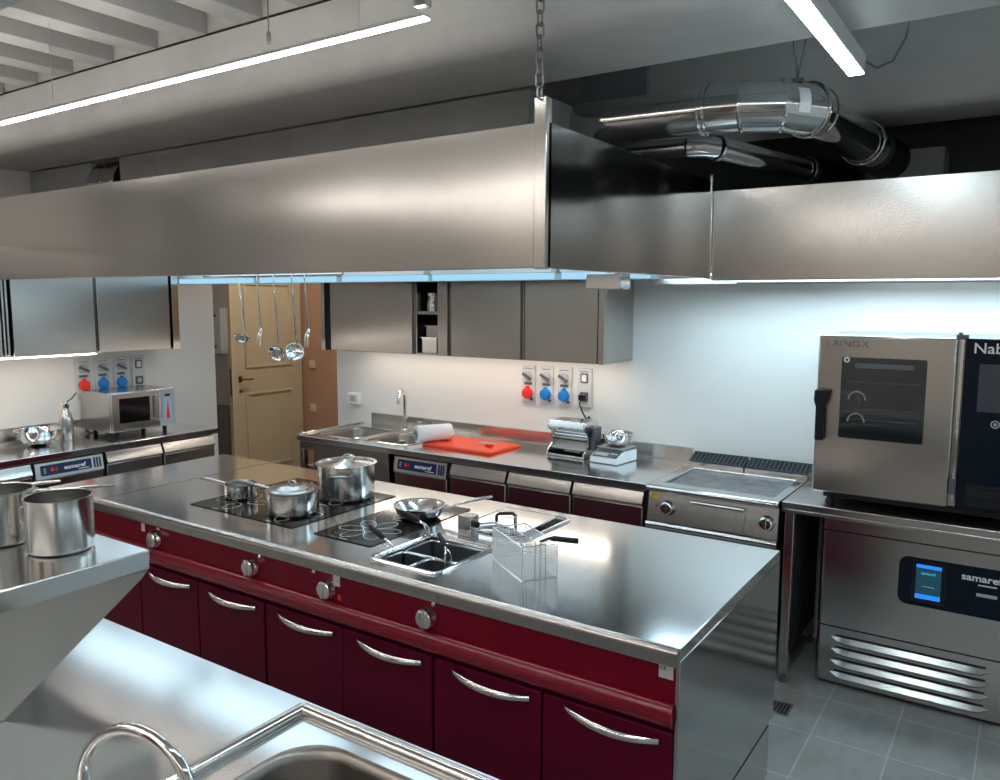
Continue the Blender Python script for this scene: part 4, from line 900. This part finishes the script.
obj('drawer_slot', MB().box(-.19, -.09, OF - .003, OF - .0015, 1.02, 1.05), dark, cp)
for x in (O0 + .07, O1 - .07):
    for y in (OF + .07, 4.34): obj('foot', MB().lathe([(0, 0), (.024, 0), (.016, .02), (.016, .058), (0, .058)], 16, T((x, y, .9005))), black, ov)
obj('base', MB().box(O0 + .04, O1 - .02, OF + .06, 4.38, .925, Z0), black, ov)
obj('chimney_cap', MB().lathe([(0, 0), (.02, 0), (.02, .03), (.03, .035), (.03, .045), (0, .05)], 16, T((-.02, 4.15, Z1))), black, ov)

bc = thing('blast_chiller', 'steel undercounter blast chiller with louvres and a blue-lit screen below the oven', 'blast chiller', (-.37, 4.1, 0))
CF, C0, C1 = 3.92, -.782, .03
obj('body', MB().box(C0 + .012, C1, CF + .03, 4.42, .03, .815), steel_v, bc, bev=.006)
def frontp(z0, z1, y=CF, r=.03):
    pr = []
    for k in range(6): a = PI / 2 * k / 5; pr.append((C0 + r - r * math.cos(a), y + r - r * math.sin(a), z0))
    pr += [(C1, y, z0), (C1, y + .032, z0), (C0, y + .032, z0)]
    return MB().poly(pr, (0, 0, z1 - z0))
obj('top_strip', frontp(.768, .822), steel_v, bc)
cd = obj('door', frontp(.300, .762), steel_v, bc)
obj('dark_seam', MB().box(C0 + .01, C1, CF + .012, CF + .03, .05, .80), dark, bc)
# lower grille with raised louvres
lg = obj('lower_panel', frontp(.022, .293), steel_v, bc)
for k in range(4):
    zc = .245 - k * .058; m = MB(); xa, xb = C0 + .07, C1 - .085
    N = 20; rows = []
    for j in range(N + 1):
        u = j / N; x = xa + (xb - xa) * u; e = min(1, min(u, 1 - u) * 12) ** .5
        rows.append([(x, CF + .0005, zc + .008 * e), (x, CF - .006 * e, zc + .007 * e), (x, CF - .026 * e, zc - .014 * e), (x, CF - .022 * e, zc - .022 * e), (x, CF + .0005, zc - .034 * e)])
    V = [[m.bm.verts.new(p) for p in r] for r in rows]
    for A, Bq in zip(V, V[1:]):
        for q in range(4): m.bm.faces.new((A[q], Bq[q], Bq[q + 1], A[q + 1]))
    obj('louvre', m, steel_h, lg)
    obj('louvre_slot', MB().box(xa + .02, xb - .02, CF - .001, CF + .001, zc + .008, zc + .016), dark, lg, smooth=False)
pn = obj('control_panel', MB().poly([(x, CF - .003, z) for x, z in rrect(-.438, .02, .478, .700, .038, 5)], (0, .004, 0)), navy, cd)
obj('bezel', MB().box(-.385, -.25, CF - .0042, CF - .003, .495, .69), black, pn, smooth=False)
sg = tube_glow('screen_dark_glow', (.015, .08, .12), .6); sb = tube_glow('screen_blue_glow', (.02, .22, 1.0), 1.1); sc_ = tube_glow('screen_cyan_glow', (.05, .6, .9), .8)
sr = obj('screen', MB().box(-.368, -.268, CF - .005, CF - .004, .515, .672), sg, pn, smooth=False)
obj('screen_bar', MB().box(-.368, -.268, CF - .0056, CF - .005, .657, .672), sb, sr, smooth=False)
obj('screen_bar', MB().box(-.368, -.268, CF - .0056, CF - .005, .515, .536), sb, sr, smooth=False)
text('screen_lettering', 'samaref', .018, (-.348, CF - .0056, .628), ROT_FRONT, sc_, sr)
obj('screen_small_print', MB().box(-.345, -.292, CF - .0056, CF - .005, .572, .5745), mark, sr, smooth=False)
text('logo_lettering', 'samaref', .042, (-.192, CF - .0036, .638), ROT_FRONT, mark, pn, sx=1.15, bold=.001)
obj('small_print', MB().box(-.128, -.058, CF - .0040, CF - .003, .6195, .6245), mark, pn, smooth=False)
obj('badge_strip', MB().box(-.132, -.055, CF - .0042, CF - .003, .572, .586), grey_pl, pn, smooth=False)
for x in (C0 + .05, C1 - .06): obj('foot', MB().lathe([(0, 0), (.02, 0), (.015, .03), (0, .03)], 14, T((x, CF + .08, 0))), black, bc)
fd = thing('floor_drain', 'small steel slotted drain grate in the floor beside the table leg', 'drain', (-.86, 3.58, 0))
m = MB().plate(-.95, -.80, 3.50, 3.62, .0005, .004, ((-.94, -.81, 3.51, 3.61),))
obj('frame', m, galv, fd); s_ = MB()
for k in range(8): s_.box(-.938 + k * .016, -.930 + k * .016, 3.51, 3.61, .001, .0035)
obj('slat', s_, galv, fd); obj('pit', MB().box(-.94, -.81, 3.51, 3.61, .0003, .0009), dark, fd, smooth=False)
tag(obj('gas_hose', MB().tube([(-.925, 3.70, .60), (-.928, 3.70, .45), (-.93, 3.70, .05)], .008, 8), redcap), 'thin red hose hanging in the gap beside the table leg', 'hose')

# ------------------------------------------------------------------ near sink table
NT = thing('sink_table', 'near steel sink table with a large bowl at the bottom edge of the picture', 'sink table', (-1.2, .9, 0))
SB = (-1.275, -.30, .52, 1.145)
rimx, rimy = -1.36, 1.205
obj('tabletop', MB().plate(-2.45, .2, .38, 1.232, .862, .90, ((rimx + .012, .2 - .02, .40, rimy - .012),)), steel_top, NT, bev=.003)
obj('sink_deck', MB().plate(rimx + .012, .18, .40, rimy - .012, .872, .889, (SB,)), steel_top, NT)
pr = lambda: None
rid = MB()
for (a, b) in (((rimx, .39), (rimx, rimy)), ((rimx, rimy), (.19, rimy))):
    rid.tube([(a[0], a[1], .893), (b[0], b[1], .893)], .017, 14)
obj('drip_ridge', rid, polished, NT)
bowl(SB, NT, .26, .889, .11)
for x in (-2.35, .1):
    for y in (.45, 1.17): obj('leg', MB().box(x, x + .04, y - .02, y + .02, 0, .862), steel_v, NT, bev=.003)
ft = thing('gooseneck_tap', 'arched chrome spout in front of the near sink at lower left', 'tap', (-1.42, .72, .90))
A0 = Vector((-1.405, .713, 0)); A1 = Vector((-1.139, .76, 0)); arc = [(A0.x, A0.y, .9005), (A0.x, A0.y, .955)]
for k in range(1, 17):
    a = PI * k / 16; u = (1 - math.cos(a)) / 2; p = A0.lerp(A1, u); arc.append((p.x, p.y, .955 + .125 * math.sin(a) + .03 * u))
arc.append((A1.x + .002, A1.y, .985))
obj('spout', MB().tube(arc, .0115, 16), chrome, ft)
obj('nozzle', MB().tube([(A1.x + .002, A1.y, .992), (A1.x + .002, A1.y, .972)], .0125, 16), chrome, ft)
obj('base', MB().lathe([(0, 0), (.03, 0), (.03, .008), (.018, .014), (.016, .04), (0, .04)], 20, T((A0.x, A0.y, .9005))), chrome, ft)

# raised shelf over the left end of the sink table, with the big pans
X1 = -1.867
sh = thing('raised_shelf', 'raised steel shelf with a slanted side panel at the left carrying deep pans', 'shelf', (-2.3, .7, .90))
obj('shelf_top', MB().box(-2.95, X1, -.3, 1.153, 1.148, 1.20), steel_top, sh, bev=.003)
pts = [(X1 - .012, 1.148, 1.147), (X1 - .012, 1.130, 1.128), (X1 - .012, .785, .902), (X1 - .012, -.3, .902), (X1 - .012, -.3, 1.147)]
obj('side_panel', MB().poly(pts, (.008, 0, 0)), mat('satin_grey_steel', (.42, .375, .335), .45, 1., nodes=brushed((.3, .3, 5), .4, .5, .05)), sh)
obj('rear_leg', MB().box(-2.40, -2.37, 1.08, 1.11, .9005, 1.148), steel_v, sh)
SH = 1.2005
saucepan('deep steel saucepan at the end of the raised shelf, the right one', (-2.062, 1.028, SH), math.radians(150), .080, .140, .01, rim=.002)
for o in [c for c in list(bpy.data.objects) if c.parent and c.parent.get('label', '').startswith('deep steel saucepan at the end')]:
    if o.name.startswith('handle'): bpy.data.objects.remove(o)
p2 = [o for o in bpy.data.objects if o.get('label', '').startswith('deep steel saucepan at the end')][0]
obj('welded_bracket', MB().box(-.010, .010, .078, .086, .08, .122), steel_pot, p2, world=False, bev=.002)
saucepan('deep steel saucepan at the left picture edge, long handle behind the other pan', (-2.26, .975, SH), math.radians(52), .080, .140, .20, .006, w=.005)
saucepan('deep saucepan left of the picture with only its long handle showing', (-2.47, .915, SH), math.radians(52), .088, .125, .21, .014, w=.005)

# ------------------------------------------------------------------ hanging utensils
def utensil(kind, label, x, L, head, lean=0.):
    t = thing('hanging_' + kind, label, kind, (x, 2.6, 1.957))
    t.rotation_euler = (0, lean, 0)
    hook = [(0, .008, -.004), (0, .009, .004), (0, .003, .0085), (0, -.004, .008), (0, -.009, 0), (0, -.010, -.015)]
    obj('shaft', MB().tube(hook + [(0, -.010, -L * .5), (0, -.008, -L + .02), (0, -.006, -L)], [.0022] * 5 + [.003, .0035, .0045, .005], 8, sx=1.2), polished, t, world=False)
    if head == 'bowl':
        obj('bowl', MB().lathe([(0, -.028), (.018, -.025), (.032, -.013), (.038, .004), (.041, .006), (.037, .004), (.030, -.010), (.016, -.022), (0, -.025)], 24, T((0, -.03, -L - .02)) @ RX(math.radians(-20))), polished, t, world=False)
    if head in ('disc', 'spoon'):
        obj('bowl', MB().lathe([(0, -.014), (.024, -.011), (.039, -.003), (.044, .004), (.041, .004), (.037, 0), (.022, -.009), (0, -.011)], 28, T((-.012, -.015, -L - .038)) @ (RZ(math.radians(52)) @ RX(math.radians(76)) if head == 'spoon' else RY(math.radians(-32)) @ RX(math.radians(120))) ), chrome, t, world=False)
    if head == 'fork':
        obj('yoke', MB().tube([(0, -.006, -L), (0, -.010, -L - .02)], [.005, .009], 8), polished, t, world=False)
        for s in (-1, 1): obj('tine', MB().tube([(.007 * s, -.010, -L - .015), (.009 * s - .004, -.02, -L - .04), (.009 * s - .012, -.02, -L - .085)], [.0045, .0045, .003], 8), chrome, t, world=False)
    return t
utensil('ladle', 'small round ladle hanging leftmost under the hood', -3.313, .285, 'bowl', math.radians(-7))
utensil('fork', 'long fork hanging second from the left, before the door', -3.175, .255, 'fork', math.radians(-4))
utensil('skimmer', 'wide skimmer hanging in the middle, tilted away', -3.055, .335, 'disc', math.radians(-5))
utensil('spoon', 'wide shallow serving spoon hanging fourth from the left, facing forward', -2.925, .325, 'spoon', math.radians(-4))
utensil('fork', 'long fork hanging rightmost under the hood, before the ochre wall', -2.838, .25, 'fork', math.radians(-4))
